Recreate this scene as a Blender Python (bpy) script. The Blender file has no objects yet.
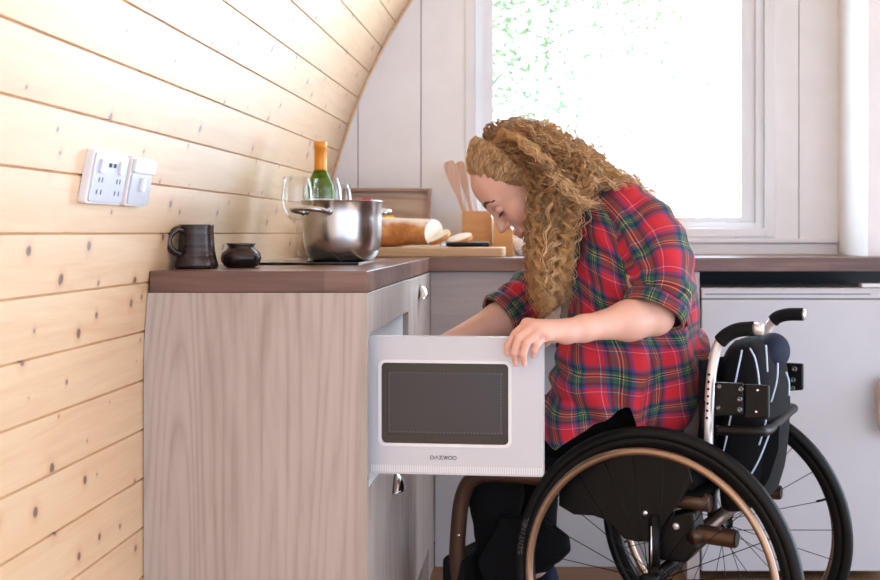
import bpy, bmesh, math, random
import numpy as np
from mathutils import Vector, Matrix, noise
random.seed(7); rng = np.random.default_rng(7)
C = bpy.context.scene.collection
sc = bpy.context.scene
PI = math.pi

# ------------------------------------------------------------------ camera
F = 1150.0; K = 0.922; EYE = 1.03
cam_d = bpy.data.cameras.new('camera'); cam = bpy.data.objects.new('camera', cam_d); C.objects.link(cam)
cam.location = (0, 0, EYE); cam.rotation_euler = (PI/2, 0, 0)
cam_d.sensor_width = 36; cam_d.lens = F*K/880*36
cam_d.shift_x = (440-544)/880; cam_d.shift_y = (233-290)/880
cam_d.clip_start = 0.05
cam_d.dof.use_dof = True; cam_d.dof.focus_distance = 2.12; cam_d.dof.aperture_fstop = 5.0
sc.camera = cam
# ------------------------------------------------------------------ world, sun, exposure
w = bpy.data.worlds.new('sky'); sc.world = w; w.use_nodes = True
nt = w.node_tree; bg = nt.nodes['Background']       # bright hazy sky: cool over the trees, warmer and dimmer on the other side
tcw = nt.nodes.new('ShaderNodeTexCoord'); spw = nt.nodes.new('ShaderNodeSeparateXYZ'); mrw = nt.nodes.new('ShaderNodeMapRange'); mxw = nt.nodes.new('ShaderNodeMix')
nt.links.new(tcw.outputs['Generated'], spw.inputs[0]); nt.links.new(spw.outputs['Y'], mrw.inputs['Value']); mrw.inputs['From Min'].default_value = -.35; mrw.inputs['From Max'].default_value = .35
SKY_BACK, SKY_WIN = (1.02, 1.18, 1.46, 1), (5.1, 6.1, 7.4, 1)
mxw.data_type = 'RGBA'; mxw.inputs[6].default_value = SKY_BACK; mxw.inputs[7].default_value = SKY_WIN
nt.links.new(mrw.outputs[0], mxw.inputs[0]); nt.links.new(mxw.outputs[2], bg.inputs['Color']); bg.inputs['Strength'].default_value = 1.0
sun_d = bpy.data.lights.new('sun', 'SUN'); sun_d.energy = 3.0; sun_d.angle = 0.02; sun_d.color = (1, .95, .88)
sun = bpy.data.objects.new('sun', sun_d); C.objects.link(sun); sun.rotation_euler = (math.radians(35), math.radians(38), 0)
for nm, loc, rot, sx, sz in (('window_portal', (.24, 3.72, 1.65), (-PI/2, 0, 0), 1.1, 1.3), ('open_end_portal', (1.4, -1.0, 1.3), (PI/2, 0, 0), 4.4, 2.7)):
    ld = bpy.data.lights.new(nm, 'AREA'); ld.shape = 'RECTANGLE'; ld.size = sx; ld.size_y = sz; ld.cycles.is_portal = True
    lo = bpy.data.objects.new(nm, ld); C.objects.link(lo); lo.location = loc; lo.rotation_euler = rot
sc.view_settings.view_transform = 'Standard'; sc.view_settings.look = 'None'; sc.view_settings.gamma = 1
sc.view_settings.use_curve_mapping = False
sc.view_settings.exposure = 1.0
sc.cycles.use_denoising = True
sc.cycles.max_bounces = 10; sc.cycles.diffuse_bounces = 5; sc.cycles.transparent_max_bounces = 24
sc.cycles.sample_clamp_indirect = 8

# ------------------------------------------------------------------ helpers
def P(px, py, D):
    return Vector(((px-544)/F*D, D*K, EYE+(233-py)/F*D))
def XW(px, D): return (px-544)/F*D
def ZW(py, D): return EYE+(233-py)/F*D

class MB:
    def __init__(s): s.v = []; s.f = []; s.uv = []; s.has_uv = False
    def add(s, vs, fs, uvs=None):
        n = len(s.v); s.v += [tuple(p) for p in vs]; s.f += [tuple(i+n for i in f) for f in fs]
        s.uv += list(uvs) if uvs is not None else [(0, 0)]*len(vs)
        if uvs is not None: s.has_uv = True
        return s
    def box(s, x0, x1, y0, y1, z0, z1, M=None):
        vs = [(x, y, z) for x in (x0, x1) for y in (y0, y1) for z in (z0, z1)]
        if M is not None: vs = [M @ Vector(p) for p in vs]
        return s.add(vs, [(0, 1, 3, 2), (4, 6, 7, 5), (0, 4, 5, 1), (2, 3, 7, 6), (0, 2, 6, 4), (1, 5, 7, 3)])
    def grid(s, rows, closed=True, cap0=False, cap1=False, uvs=None):
        m = len(rows[0]); vs = [p for r in rows for p in r]; fs = []
        for i in range(len(rows)-1):
            for j in range(m if closed else m-1):
                k = (j+1) % m
                fs.append((i*m+j, i*m+k, (i+1)*m+k, (i+1)*m+j))
        if cap0: fs.append(tuple(range(m-1, -1, -1)))
        if cap1: fs.append(tuple((len(rows)-1)*m+j for j in range(m)))
        return s.add(vs, fs, uvs)
    def tube(s, pts, r, n=12, caps=True, M=None):
        pts = [Vector(p) for p in pts]
        rs = r if hasattr(r, '__len__') else [r]*len(pts)
        T = [(pts[min(i+1, len(pts)-1)]-pts[max(i-1, 0)]).normalized() for i in range(len(pts))]
        up = Vector((0, 0, 1)) if abs(T[0].z) < .9 else Vector((1, 0, 0))
        N = T[0].cross(up).normalized(); rows = []
        for p, t, rr in zip(pts, T, rs):
            N = (N-t*N.dot(t)).normalized(); B = t.cross(N)
            rows.append([p+(N*math.cos(a)+B*math.sin(a))*rr for a in [2*PI*k/n for k in range(n)]])
        return s.grid(rows, True, caps, caps)
    def lathe(s, prof, c=(0, 0, 0), ax=(0, 0, 1), n=48, close=False, scale=(1, 1)):
        ax = Vector(ax).normalized(); c = Vector(c)
        a = ax.cross(Vector((0, 1, 0)) if abs(ax.y) < .9 else Vector((1, 0, 0))).normalized(); b = ax.cross(a)
        if close: prof = list(prof)+[prof[0]]
        rows = [[c+ax*z+(a*math.cos(t)*scale[0]+b*math.sin(t)*scale[1])*r for t in [2*PI*k/n for k in range(n)]] for r, z in prof]
        return s.grid(rows)
    def prism(s, poly, fn, t0, t1):
        """poly of 2d points; fn(u,v,t)->3d"""
        n = len(poly); vs = [fn(u, v, t0) for u, v in poly]+[fn(u, v, t1) for u, v in poly]
        fs = [tuple(range(n-1, -1, -1)), tuple(range(n, 2*n))]+[(i, (i+1) % n, n+(i+1) % n, n+i) for i in range(n)]
        return s.add(vs, fs)
    def ball(s, c, r, n=20, m=12, M=None):
        c = Vector(c); r = r if hasattr(r, '__len__') else (r, r, r)
        rows = []
        for i in range(m+1):
            th = PI*i/m
            row = [Vector((r[0]*math.sin(th)*math.cos(2*PI*k/n), r[1]*math.sin(th)*math.sin(2*PI*k/n), r[2]*math.cos(th))) for k in range(n)]
            rows.append([c+((M @ p) if M is not None else p) for p in row])
        return s.grid(rows)

def link(name, me, parent=None):
    o = bpy.data.objects.new(name, me); C.objects.link(o)
    if parent is not None:
        o.parent = parent; o.matrix_parent_inverse = wm(parent).inverted()
    return o
def wm(o):
    m = Matrix.LocRotScale(o.location, o.rotation_euler, o.scale)
    if o.parent: m = wm(o.parent) @ o.matrix_parent_inverse @ m
    return m
def obj(name, mb, mat, parent=None, smooth=False, bevel=0, weld=True, seg=2, solid=0, sub=0, angle=None):
    me = bpy.data.meshes.new(name); me.from_pydata([tuple(p) for p in mb.v], [], mb.f)
    if mb.has_uv:
        ul = me.uv_layers.new(name='UVMap'); li = np.empty(len(me.loops), dtype=np.int32); me.loops.foreach_get('vertex_index', li)
        ul.data.foreach_set('uv', np.array(mb.uv, dtype=np.float32)[li].ravel())
    bm = bmesh.new(); bm.from_mesh(me)
    if weld: bmesh.ops.remove_doubles(bm, verts=bm.verts, dist=1e-6)
    bmesh.ops.recalc_face_normals(bm, faces=bm.faces); bm.to_mesh(me); bm.free()
    if smooth: me.shade_smooth()
    if angle: me.set_sharp_from_angle(angle=math.radians(angle))
    me.materials.append(mat)
    o = link(name, me, parent)
    if bevel:
        b = o.modifiers.new('bevel', 'BEVEL'); b.width = bevel; b.segments = seg; b.limit_method = 'ANGLE'; b.angle_limit = math.radians(40)
    if solid:
        b = o.modifiers.new('solid', 'SOLIDIFY'); b.thickness = solid; b.offset = 0
    if sub:
        b = o.modifiers.new('sub', 'SUBSURF'); b.levels = sub; b.render_levels = sub
    return o
def tag(o, label, cat, group=None):
    o['label'] = label; o['category'] = cat
    if group: o['group'] = group
    return o
def thing(name, label, cat, loc=(0, 0, 0), group=None):
    o = bpy.data.objects.new(name, None); C.objects.link(o); o.location = loc; o.empty_display_size = .05
    return tag(o, label, cat, group)
def part_empty(name, parent, loc):
    o = link(name, None, parent); o.location = Vector(loc); o.matrix_parent_inverse = wm(parent).inverted(); o.empty_display_size = .03
    return o
def structure(o): o['kind'] = 'structure'; return o
def spline(pts, n=8):
    pts = [Vector(p) for p in pts]; out = []
    Q = [pts[0]*2-pts[1]]+pts+[pts[-1]*2-pts[-2]]
    for i in range(1, len(Q)-2):
        a, b, c, d = Q[i-1:i+3]
        for k in range(n):
            t = k/n
            out.append(.5*((2*b)+(c-a)*t+(2*a-5*b+4*c-d)*t*t+(3*b-a-3*c+d)*t**3))
    out.append(pts[-1]); return out
def rrect(x0, x1, z0, z1, r, n=6):
    out = []
    for cx, cz, a0 in ((x1-r, z1-r, 0), (x0+r, z1-r, PI/2), (x0+r, z0+r, PI), (x1-r, z0+r, 1.5*PI)):
        out += [(cx+r*math.cos(a0+PI/2*k/n), cz+r*math.sin(a0+PI/2*k/n)) for k in range(n+1)]
    return out

# ------------------------------------------------------------------ materials
def srgb(r, g, b):
    return tuple(((c/255)/12.92 if c/255 <= .04045 else ((c/255+.055)/1.055)**2.4) for c in (r, g, b))+(1,)
class NT:
    def __init__(s, name):
        s.m = bpy.data.materials.new(name); s.m.use_nodes = True; s.t = s.m.node_tree
        s.b = s.t.nodes['Principled BSDF']; s.out = s.t.nodes['Material Output']
    def n(s, typ, ins=None, **kw):
        x = s.t.nodes.new(typ)
        for k, v in kw.items(): setattr(x, k, v)
        for k, v in (ins or {}).items():
            if isinstance(v, bpy.types.NodeSocket): s.t.links.new(v, x.inputs[k])
            else: x.inputs[k].default_value = v
        return x
    def set(s, **kw):
        for k, v in kw.items():
            k = k.replace('_', ' ')
            if isinstance(v, bpy.types.NodeSocket): s.t.links.new(v, s.b.inputs[k])
            else: s.b.inputs[k].default_value = v
        return s
    def math(s, op, a, b=0.0, c=0.0):
        x = s.n('ShaderNodeMath', operation=op)
        for i, v in enumerate((a, b, c)):
            if isinstance(v, bpy.types.NodeSocket): s.t.links.new(v, x.inputs[i])
            else: x.inputs[i].default_value = v
        return x.outputs[0]
    def ramp(s, fac, stops, interp='LINEAR'):
        x = s.n('ShaderNodeValToRGB', {'Fac': fac}); e = x.color_ramp.elements; x.color_ramp.interpolation = interp
        while len(e) < len(stops): e.new(.5)
        for q, (p, c) in zip(e, stops): q.position = p; q.color = c
        return x.outputs['Color']
    def mix(s, fac, a, b, blend='MIX'):
        x = s.n('ShaderNodeMix', data_type='RGBA', blend_type=blend)
        for i, v in ((0, fac), (6, a), (7, b)):
            if isinstance(v, bpy.types.NodeSocket): s.t.links.new(v, x.inputs[i])
            else: x.inputs[i].default_value = v
        return x.outputs[2]
    def mapping(s, src='Object', scale=(1, 1, 1), rot=(0, 0, 0), loc=(0, 0, 0)):
        tc = s.n('ShaderNodeTexCoord')
        return s.n('ShaderNodeMapping', {'Vector': tc.outputs[src], 'Scale': scale, 'Rotation': rot, 'Location': loc}).outputs[0]
    def noise(s, vec, scale=5, detail=4, rough=.55, dist=0):
        return s.n('ShaderNodeTexNoise', {'Vector': vec, 'Scale': scale, 'Detail': detail, 'Roughness': rough, 'Distortion': dist}).outputs['Fac']
    def bump(s, h, strength=.2, dist=.002):
        s.t.links.new(s.n('ShaderNodeBump', {'Height': h, 'Strength': strength, 'Distance': dist}).outputs[0], s.b.inputs['Normal']); return s
def plain(name, col, rough=.5, metal=0, bump=0, bscale=200, **kw):
    x = NT(name)
    v = x.mapping(); nz = x.noise(v, bscale, 3)
    c2 = tuple(min(1, q*.86) for q in col[:3])+(1,)
    x.set(Base_Color=x.mix(nz, col, c2), Roughness=rough, Metallic=metal, **kw)
    if bump: x.bump(nz, bump, .001)
    return x.m

def mat_pine():
    x = NT('lacquered_pine'); tc = x.n('ShaderNodeTexCoord'); sp = x.n('ShaderNodeSeparateXYZ', {'Vector': tc.outputs['UV']})
    u, v = sp.outputs[0], sp.outputs[1]
    idx = x.math('FLOOR', x.math('DIVIDE', x.math('SUBTRACT', v, 1.03), .094))
    rnd = x.n('ShaderNodeTexWhiteNoise', {'W': idx}, noise_dimensions='1D').outputs['Value']
    uo = x.math('ADD', u, x.math('MULTIPLY', rnd, 13.0))
    cv = x.n('ShaderNodeCombineXYZ', {'X': x.math('MULTIPLY', uo, 1.2), 'Y': x.math('MULTIPLY', v, 14.0), 'Z': idx}).outputs[0]
    g = x.noise(cv, 2.2, 6, .6, 1.2)
    base = x.ramp(g, [(.25, (.60, .36, .17, 1)), (.5, (.71, .475, .26, 1)), (.75, (.76, .54, .32, 1))])
    base = x.mix(x.math('MULTIPLY', rnd, .35), base, (.66, .37, .15, 1))
    fine = x.noise(x.n('ShaderNodeCombineXYZ', {'X': x.math('MULTIPLY', uo, 3), 'Y': x.math('MULTIPLY', v, 120.0)}).outputs[0], 3, 3)
    base = x.mix(x.math('MULTIPLY', fine, .38), base, (.45, .22, .08, 1))
    kv = x.n('ShaderNodeCombineXYZ', {'X': x.math('MULTIPLY', uo, 9.5), 'Y': x.math('MULTIPLY', v, 8.5), 'Z': 0}).outputs[0]
    vo = x.n('ShaderNodeTexVoronoi', {'Vector': kv, 'Scale': 1.0}, feature='F1', voronoi_dimensions='2D')
    rs_ = x.n('ShaderNodeSeparateXYZ', {'Vector': vo.outputs['Color']})
    kd = x.math('DIVIDE', x.math('ADD', vo.outputs['Distance'], x.math('MULTIPLY', x.math('SUBTRACT', x.noise(kv, 3, 3), .5), .09)), x.math('ADD', .25, x.math('MULTIPLY', rs_.outputs[0], .75)))
    kd = x.math('ADD', kd, x.math('MULTIPLY', x.math('GREATER_THAN', rs_.outputs[1], .80), 1.0))
    halo = x.ramp(kd, [(.06, (1, 1, 1, 1)), (.24, (0, 0, 0, 1))])
    dot = x.ramp(kd, [(.055, (1, 1, 1, 1)), (.085, (0, 0, 0, 1))])
    base = x.mix(x.math('MULTIPLY', halo, .55), base, (.52, .22, .08, 1))
    base = x.mix(x.math('MULTIPLY', dot, .97), base, (.10, .028, .012, 1))
    x.set(Base_Color=base, Roughness=.5, Specular_IOR_Level=.8, Coat_Weight=1.0, Coat_Roughness=.45, Coat_IOR=2.0)
    x.bump(fine, .12, .001); return x.m
def mat_grain(name, cols, axis='Z', rough=.45, scale=1.0, cath=.5):
    """wood with the grain along an axis; cols dark, mid, light"""
    x = NT(name); sc_ = {'Z': (16, 16, 1.3), 'X': (1.3, 16, 16), 'Y': (16, 1.3, 16)}[axis]
    sc_ = tuple(q*scale for q in sc_)
    v = x.mapping(scale=sc_); n1 = x.noise(v, 1.0, 5, .6, .8)
    v2 = x.mapping(scale=tuple(q*.42 for q in sc_)); n2 = x.noise(v2, .7, 2, .5)
    rings = x.math('FRACT', x.math('MULTIPLY', n2, 26.0)); rings = x.math('POWER', x.math('ABSOLUTE', x.math('SUBTRACT', rings, .5)), 2.0)
    f = x.math('SUBTRACT', x.math('ADD', x.math('MULTIPLY', n1, .75), .14), x.math('MULTIPLY', rings, cath*1.1))
    v3 = x.mapping(scale=tuple(q*8 for q in sc_)); n3 = x.noise(v3, 1, 2)
    f = x.math('ADD', f, x.math('MULTIPLY', x.math('SUBTRACT', n3, .5), .22))
    x.set(Base_Color=x.ramp(f, [(.25, cols[0]), (.5, cols[1]), (.75, cols[2])]), Roughness=rough)
    x.bump(n3, .08, .001); return x.m
def mat_walnut():
    x = NT('walnut_worktop'); tc = x.n('ShaderNodeTexCoord')
    br = x.n('ShaderNodeTexBrick', {'Vector': tc.outputs['Object'], 'Color1': (0, 0, 0, 1), 'Color2': (1, 1, 1, 1), 'Scale': 1.0, 'Mortar Size': 0.0, 'Brick Width': .42, 'Row Height': .045})
    v = x.mapping(scale=(2.2, 26, 26)); g = x.noise(v, 1.2, 5, .6, .6)
    f = x.math('ADD', x.math('MULTIPLY', g, .70), x.math('MULTIPLY', br.outputs['Color'], .30))
    x.set(Base_Color=x.ramp(f, [(.22, (.065, .028, .02, 1)), (.45, (.155, .075, .053, 1)), (.75, (.27, .15, .105, 1))]), Roughness=.32)
    return x.m
def mat_plaid():
    x = NT('tartan_flannel'); tc = x.n('ShaderNodeTexCoord'); sp = x.n('ShaderNodeSeparateXYZ', {'Vector': tc.outputs['UV']})
    R = (.50, .012, .024, 1); B = (.02, .045, .20, 1); G = (.012, .085, .060, 1); N = (.010, .012, .020, 1); Y = (.60, .40, .14, 1); W = (.62, .40, .40, 1); M = (.26, .02, .09, 1)
    st = [(0, R), (.26, M), (.29, R), (.315, W), (.33, R), (.36, M), (.39, R), (.42, B), (.48, N), (.54, G), (.655, Y), (.675, N), (.715, Y), (.735, G), (.80, N), (.86, B), (.92, R), (.93, M), (.955, R)]
    c = [x.ramp(x.math('FRACT', x.math('DIVIDE', sp.outputs[i], .080)), st, 'CONSTANT') for i in (0, 1)]
    tw = x.math('FRACT', x.math('MULTIPLY', x.math('ADD', sp.outputs[0], sp.outputs[1]), 420.0))
    f = x.math('ADD', .36, x.math('MULTIPLY', x.math('GREATER_THAN', tw, .5), .28))
    avg = x.mix(f, c[0], c[1]); geo = x.n('ShaderNodeGamma', {'Color': x.mix(1.0, c[0], c[1], 'MULTIPLY'), 'Gamma': .5}).outputs[0]
    base = x.mix(.62, avg, geo)
    x.set(Base_Color=base, Roughness=.9, Sheen_Weight=.12, Sheen_Roughness=.5)
    x.bump(x.noise(x.mapping(), 500, 2), .15, .001); return x.m
def mat_thin_glass(name, tint=(1, 1, 1, 1), ior=1.45, gain=1.0):
    x = NT(name); x.t.nodes.remove(x.b)
    tr = x.n('ShaderNodeBsdfTransparent', {'Color': tint}); gl = x.n('ShaderNodeBsdfGlossy', {'Roughness': .02})
    fr = x.n('ShaderNodeLayerWeight', {'Blend': .5}).outputs['Facing']
    ms = x.n('ShaderNodeMixShader', {0: x.math('ADD', .035, x.math('MULTIPLY', x.math('POWER', fr, 4.0), .5*gain)), 1: tr.outputs[0], 2: gl.outputs[0]})
    x.t.links.new(ms.outputs[0], x.out.inputs['Surface']); return x.m
def mat_skin():
    x = NT('skin'); a = x.n('ShaderNodeAttribute', attribute_name='tint'); n1 = x.noise(x.mapping(), 35, 4)
    base = x.mix(x.math('MULTIPLY', n1, .4), a.outputs['Color'], (.62, .30, .23, 1))
    x.set(Base_Color=base, Roughness=.5, Subsurface_Weight=.12, Subsurface_Radius=(.012, .005, .003), Subsurface_Scale=1.0); return x.m
def mat_hair():
    x = NT('curly_hair'); a = x.n('ShaderNodeAttribute', attribute_name='tint')
    x.set(Base_Color=a.outputs['Color'], Roughness=.38, Specular_IOR_Level=.6)
    tl = x.n('ShaderNodeBsdfTranslucent', {'Color': a.outputs['Color']})
    ms = x.n('ShaderNodeMixShader', {0: .30, 1: x.b.outputs[0], 2: tl.outputs[0]})
    x.t.links.new(ms.outputs[0], x.out.inputs['Surface']); return x.m
def mat_leaf():
    x = NT('pale_leaves'); c = x.mix(x.noise(x.mapping(), 3, 2), (.11, .17, .085, 1), (.16, .21, .11, 1)); x.set(Base_Color=c, Roughness=.6)
    tl = x.n('ShaderNodeBsdfTranslucent', {'Color': c}); ms = x.n('ShaderNodeMixShader', {0: .5, 1: x.b.outputs[0], 2: tl.outputs[0]})
    x.t.links.new(ms.outputs[0], x.out.inputs['Surface']); return x.m
def mat_clay():
    x = NT('dark_glazed_clay'); n1 = x.noise(x.mapping(scale=(6, 6, 60)), 2, 4)
    x.set(Base_Color=x.ramp(n1, [(.3, (.012, .009, .009, 1)), (.7, (.07, .04, .03, 1))]), Roughness=.26, Metallic=.35)
    x.bump(n1, .35, .002); return x.m
def mat_crust():
    x = NT('bread_crust'); v = x.mapping(); n1 = x.noise(v, 18, 5, .65); g = x.n('ShaderNodeNewGeometry'); nz = x.n('ShaderNodeSeparateXYZ', {'Vector': g.outputs['Normal']}).outputs[2]
    c = x.ramp(n1, [(.3, (.36, .12, .03, 1)), (.55, (.60, .27, .08, 1)), (.75, (.74, .42, .17, 1))])
    fl = x.ramp(x.math('ADD', nz, x.math('MULTIPLY', x.math('SUBTRACT', n1, .5), .9)), [(.55, (0, 0, 0, 1)), (.85, (1, 1, 1, 1))])
    x.set(Base_Color=x.mix(x.math('MULTIPLY', fl, .75), c, (.85, .78, .68, 1)), Roughness=.8); x.bump(n1, .5, .004); return x.m

M = dict(
    pine=mat_pine(), walnut=mat_walnut(), plaid=mat_plaid(), skin=mat_skin(), hair=mat_hair(), leaf=mat_leaf(), clay=mat_clay(), crust=mat_crust(),
    oak=mat_grain('grey_oak_upright', [(.32, .25, .205, 1), (.43, .355, .31, 1), (.49, .415, .37, 1)], 'Z', cath=.65),
    oak_h=mat_grain('grey_oak_level', [(.38, .34, .33, 1), (.47, .43, .42, 1), (.53, .49, .48, 1)], 'X', cath=.3),
    bamboo=mat_grain('bamboo', [(.45, .20, .06, 1), (.60, .31, .11, 1), (.68, .39, .16, 1)], 'X', scale=1.5, cath=.2),
    boardwood=mat_grain('beech_board', [(.50, .30, .16, 1), (.64, .43, .25, 1), (.72, .52, .33, 1)], 'X', scale=1.3),
    traywood=mat_grain('tray_wood', [(.34, .23, .17, 1), (.46, .34, .26, 1), (.55, .42, .33, 1)], 'X', scale=1.0, cath=.9),
    trayrim=mat_grain('tray_rim_wood', [(.26, .15, .11, 1), (.34, .21, .16, 1), (.40, .27, .21, 1)], 'X'),
    spatula=mat_grain('spatula_wood', [(.45, .27, .19, 1), (.58, .38, .28, 1), (.66, .47, .36, 1)], 'Z', scale=1.6),
    floor=mat_grain('floor_wood', [(.18, .09, .04, 1), (.26, .14, .07, 1), (.34, .19, .10, 1)], 'X'),
    wallwhite=plain('painted_boards', (.86, .86, .87, 1), .55, bscale=8),
    upvc=plain('white_window_plastic', (.80, .80, .82, 1), .3, bscale=5),
    white=plain('white_appliance_enamel', (.60, .61, .65, 1), .32, bscale=4),
    whitep=plain('white_plastic', (.78, .77, .77, 1), .35, bscale=4),
    sockgrey=plain('socket_plate_metal', (.60, .61, .66, 1), .35, .3, bscale=30),
    gapshade=plain('painted_gap_shade', (.012, .02, .03, 1), .6),  # shade of the gap over the fridge, put in as colour
    black=plain('black_plastic', (.0045, .0045, .005, 1), .42, Specular_IOR_Level=.22),
    rubber=plain('black_rubber', (.005, .005, .0055, 1), .42, bump=.3, bscale=300, Specular_IOR_Level=.22),
    foam=plain('black_foam', (.006, .006, .006, 1), .8, bump=.4, bscale=400, Specular_IOR_Level=.22),
    fabric=plain('black_fabric', (.0035, .0035, .005, 1), .9, bump=.3, bscale=300, Specular_IOR_Level=.22),
    trouser=plain('black_trouser_cloth', (.003, .003, .004, 1), .95, bump=.3, bscale=120, Specular_IOR_Level=.22),
    navy=plain('navy_fabric', (.006, .009, .028, 1), .8, bump=.3, bscale=200, Specular_IOR_Level=.22),
    grey=plain('grey_jersey', (.34, .31, .29, 1), .9, bump=.3, bscale=150),
    beige=plain('reflection_beige', (.62, .47, .38, 1), .95, bump=.4, bscale=90),  # colour of the added cloth that stands for a fridge reflection
    bronze=plain('bronze_painted_tube', (.10, .055, .035, 1), .38, .6),
    copper=plain('bronze_push_ring', (.40, .27, .19, 1), .28, .85),
    steel=plain('brushed_steel', (.62, .60, .58, 1), .24, 1.0),
    chrome=plain('chrome', (.80, .80, .82, 1), .12, 1.0),
    satin=plain('satin_aluminium', (.80, .78, .76, 1), .35, .6),
    hob=plain('black_hob_glass', (.006, .006, .008, 1), .06),
    foil=plain('orange_foil', (.80, .28, .02, 1), .35, .2),
    paper=plain('white_paper', (.80, .78, .76, 1), .8, bump=.3, bscale=40),
    crumb=plain('bread_crumb', (.86, .78, .66, 1), .9, bump=.8, bscale=180),
    yellow=plain('yellow_pepper_skin', (.85, .50, .01, 1), .25),
    red=plain('red_pepper_skin', (.60, .03, .03, 1), .25),
    stalk=plain('green_stalk', (.10, .22, .05, 1), .6),
    piping=plain('pale_reflective_piping', (.55, .68, .85, 1), .4),
    lettering=plain('grey_lettering', (.10, .09, .10, 1), .5),
    silverink=plain('silver_print', (.12, .12, .12, 1), .4),
    bark=plain('bark', (.45, .42, .38, 1), .9, bump=.5, bscale=20),
    ground=plain('pale_ground', (.62, .66, .52, 1), .95, bscale=2),
    darkglass=plain('dark_oven_glass', (.014, .012, .014, 1), .12),
    mesh_screen=plain('perforated_screen', (.030, .027, .033, 1), .3, bscale=600),
    eyewhite=plain('eye', (.75, .72, .70, 1), .1), iris=plain('brown_iris', (.06, .03, .02, 1), .1),
    lash=plain('dark_lashes', (.03, .015, .010, 1), .6),
    brow=plain('brown_brow', (.16, .075, .04, 1), .7),
    glass=mat_thin_glass('clear_glass', (.97, .98, .98, 1), 1.5, 1.3), pane=mat_thin_glass('window_glass', (.98, 1, .99, 1), 1.45, 1.0),
)
x = NT('green_bottle_glass'); x.set(Base_Color=(.16, .30, .02, 1), Roughness=.05, Transmission_Weight=.75, IOR=1.2); M['bottle'] = x.m

# ------------------------------------------------------------------ room shell
YB = 3.85*K; Y0 = -1.0
pb = [((px-544)/F*3.85, EYE+(233-py)/F*3.85) for px, py in ((404, 0), (387, 30), (370, 70), (357, 100), (345, 145), (338, 178))]
WX, AZ = -.768, .74
AR = float(np.average([((z-AZ)**2+(x-WX)**2)/(2*(x-WX)) for x, z in pb], weights=[1, 1, 1, 1, .6, .3])); AX = WX+AR
def arch(s):
    if s <= AZ: return (WX, s)
    a = (s-AZ)/AR; return (AX-AR*math.cos(a), AZ+AR*math.sin(a))
def arch_mesh(k0, k1):
    mb = MB(); g = .0022
    for k in range(k0, k1):
        a, b = 1.03+.094*k, 1.03+.094*(k+1)
        pa, pb_ = Vector(arch(a+g)), Vector(arch(b-g)); pc = Vector(arch(b+g)); n = (pb_-pa).normalized(); n = Vector((-n.y, n.x))
        mid = (pb_+pc)/2+n*.006
        for q0, q1, s0, s1 in ((pa, pb_, a+g, b-g), (pb_, mid, b-g, b-g/2), (mid, pc, b-g/2, b+g)):
            mb.add([(q0.x, Y0, q0.y), (q0.x, YB, q0.y), (q1.x, YB, q1.y), (q1.x, Y0, q1.y)], [(0, 1, 2, 3)], [(Y0, s0), (YB, s0), (YB, s1), (Y0, s1)])
    # outer skin, so that the shell has real thickness
    rows = []
    for k in range(k0, k1+1):
        p = Vector(arch(1.03+.094*k)); d = Vector((p.x-AX, max(0, p.y-AZ))).normalized()*.06
        rows.append([(p.x+d.x, Y0, p.y+d.y), (p.x+d.x, YB, p.y+d.y)])
    mb.grid(rows, False, uvs=[(0, 0)]*(2*len(rows)))
    return mb
def arch_obj(name, k0, k1):
    o = obj(name, arch_mesh(k0, k1), M['pine'], weld=False); return structure(o)
KT = int((AR*PI/2+AZ-1.03)/.094)
arch_obj('wall_left', -11, 10)
arch_obj('ceiling', 10, 2*KT-8)
# floor
structure(obj('floor', MB().box(WX-.06, 2*AX-WX+.06, Y0, YB+.1, -.05, 0), M['floor']))
# white boarded end wall with the window opening
WIN = (XW(465, 3.85), XW(775, 3.85), ZW(237, 3.85), 2.25)
mb = MB()
pit = .2148*3.85/3.85; x0 = XW(421, 3.85)
pit = XW(421, 3.85)-XW(358, 3.85)
def wall_board(a, b):
    z1 = min(AZ+math.sqrt(max(.01, (AR+.05)**2-(min(abs(a-AX), abs(b-AX)))**2)), 3.2)
    def bx(xa, xb, za, zb):
        if xb-xa > .001 and zb-za > .001: mb.box(xa, xb, YB, YB+.02, za, zb)
    if b <= WIN[0] or a >= WIN[1]: bx(a, b, 0, z1); return
    if a < WIN[0]: bx(a, WIN[0], 0, z1)
    if b > WIN[1]: bx(WIN[1], b, 0, z1)
    a2, b2 = max(a, WIN[0]), min(b, WIN[1]); bx(a2, b2, 0, WIN[2]); bx(a2, b2, WIN[3], z1)
k = -3
while x0+k*pit < 2*AX-WX:
    wall_board(max(WX-.02, x0+k*pit+.0016), x0+(k+1)*pit-.0016); k += 1
# backing
for a, b, c_, d in ((WX-.1, WIN[0]-.002, 0, 3.1), (WIN[1]+.002, 2*AX-WX+.1, 0, 3.1), (WIN[0]-.002, WIN[1]+.002, 0, WIN[2]-.002), (WIN[0]-.002, WIN[1]+.002, WIN[3]+.002, 3.1)):
    mb.box(a, b, YB+.021, YB+.08, c_, d)
structure(obj('wall_back', mb, M['wallwhite'], weld=False))
# curved tan bead added for the shaded plank ends along the end wall
pts = [Vector((arch(s)[0]+.004, YB-.004, arch(s)[1])) for s in np.linspace(.97, 2.4, 40)]
structure(obj('plank_end_shade_1', MB().tube(pts, .005, 8), M['boardwood'], smooth=True))
# boxed-out wall standing on the worktop at the right
xr = XW(838, 3.85); yr = xr*F/(868-544)*K
structure(obj('wall_right', MB().box(xr, 2.0, yr, YB-.001, .9575, 2.6), M['wallwhite'], bevel=.002))
# unseen end walls behind the camera; the open gap between is sized for fill light
mb = MB(); mb.box(WX-.1, -.72, Y0-.06, Y0, 0, 3.1); mb.box(3.5, 2*AX-WX+.1, Y0-.06, Y0, 0, 3.1); mb.box(-.72, 3.5, Y0-.06, Y0, 2.6, 3.1)
structure(obj('wall_front', mb, M['wallwhite'], weld=False))

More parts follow.
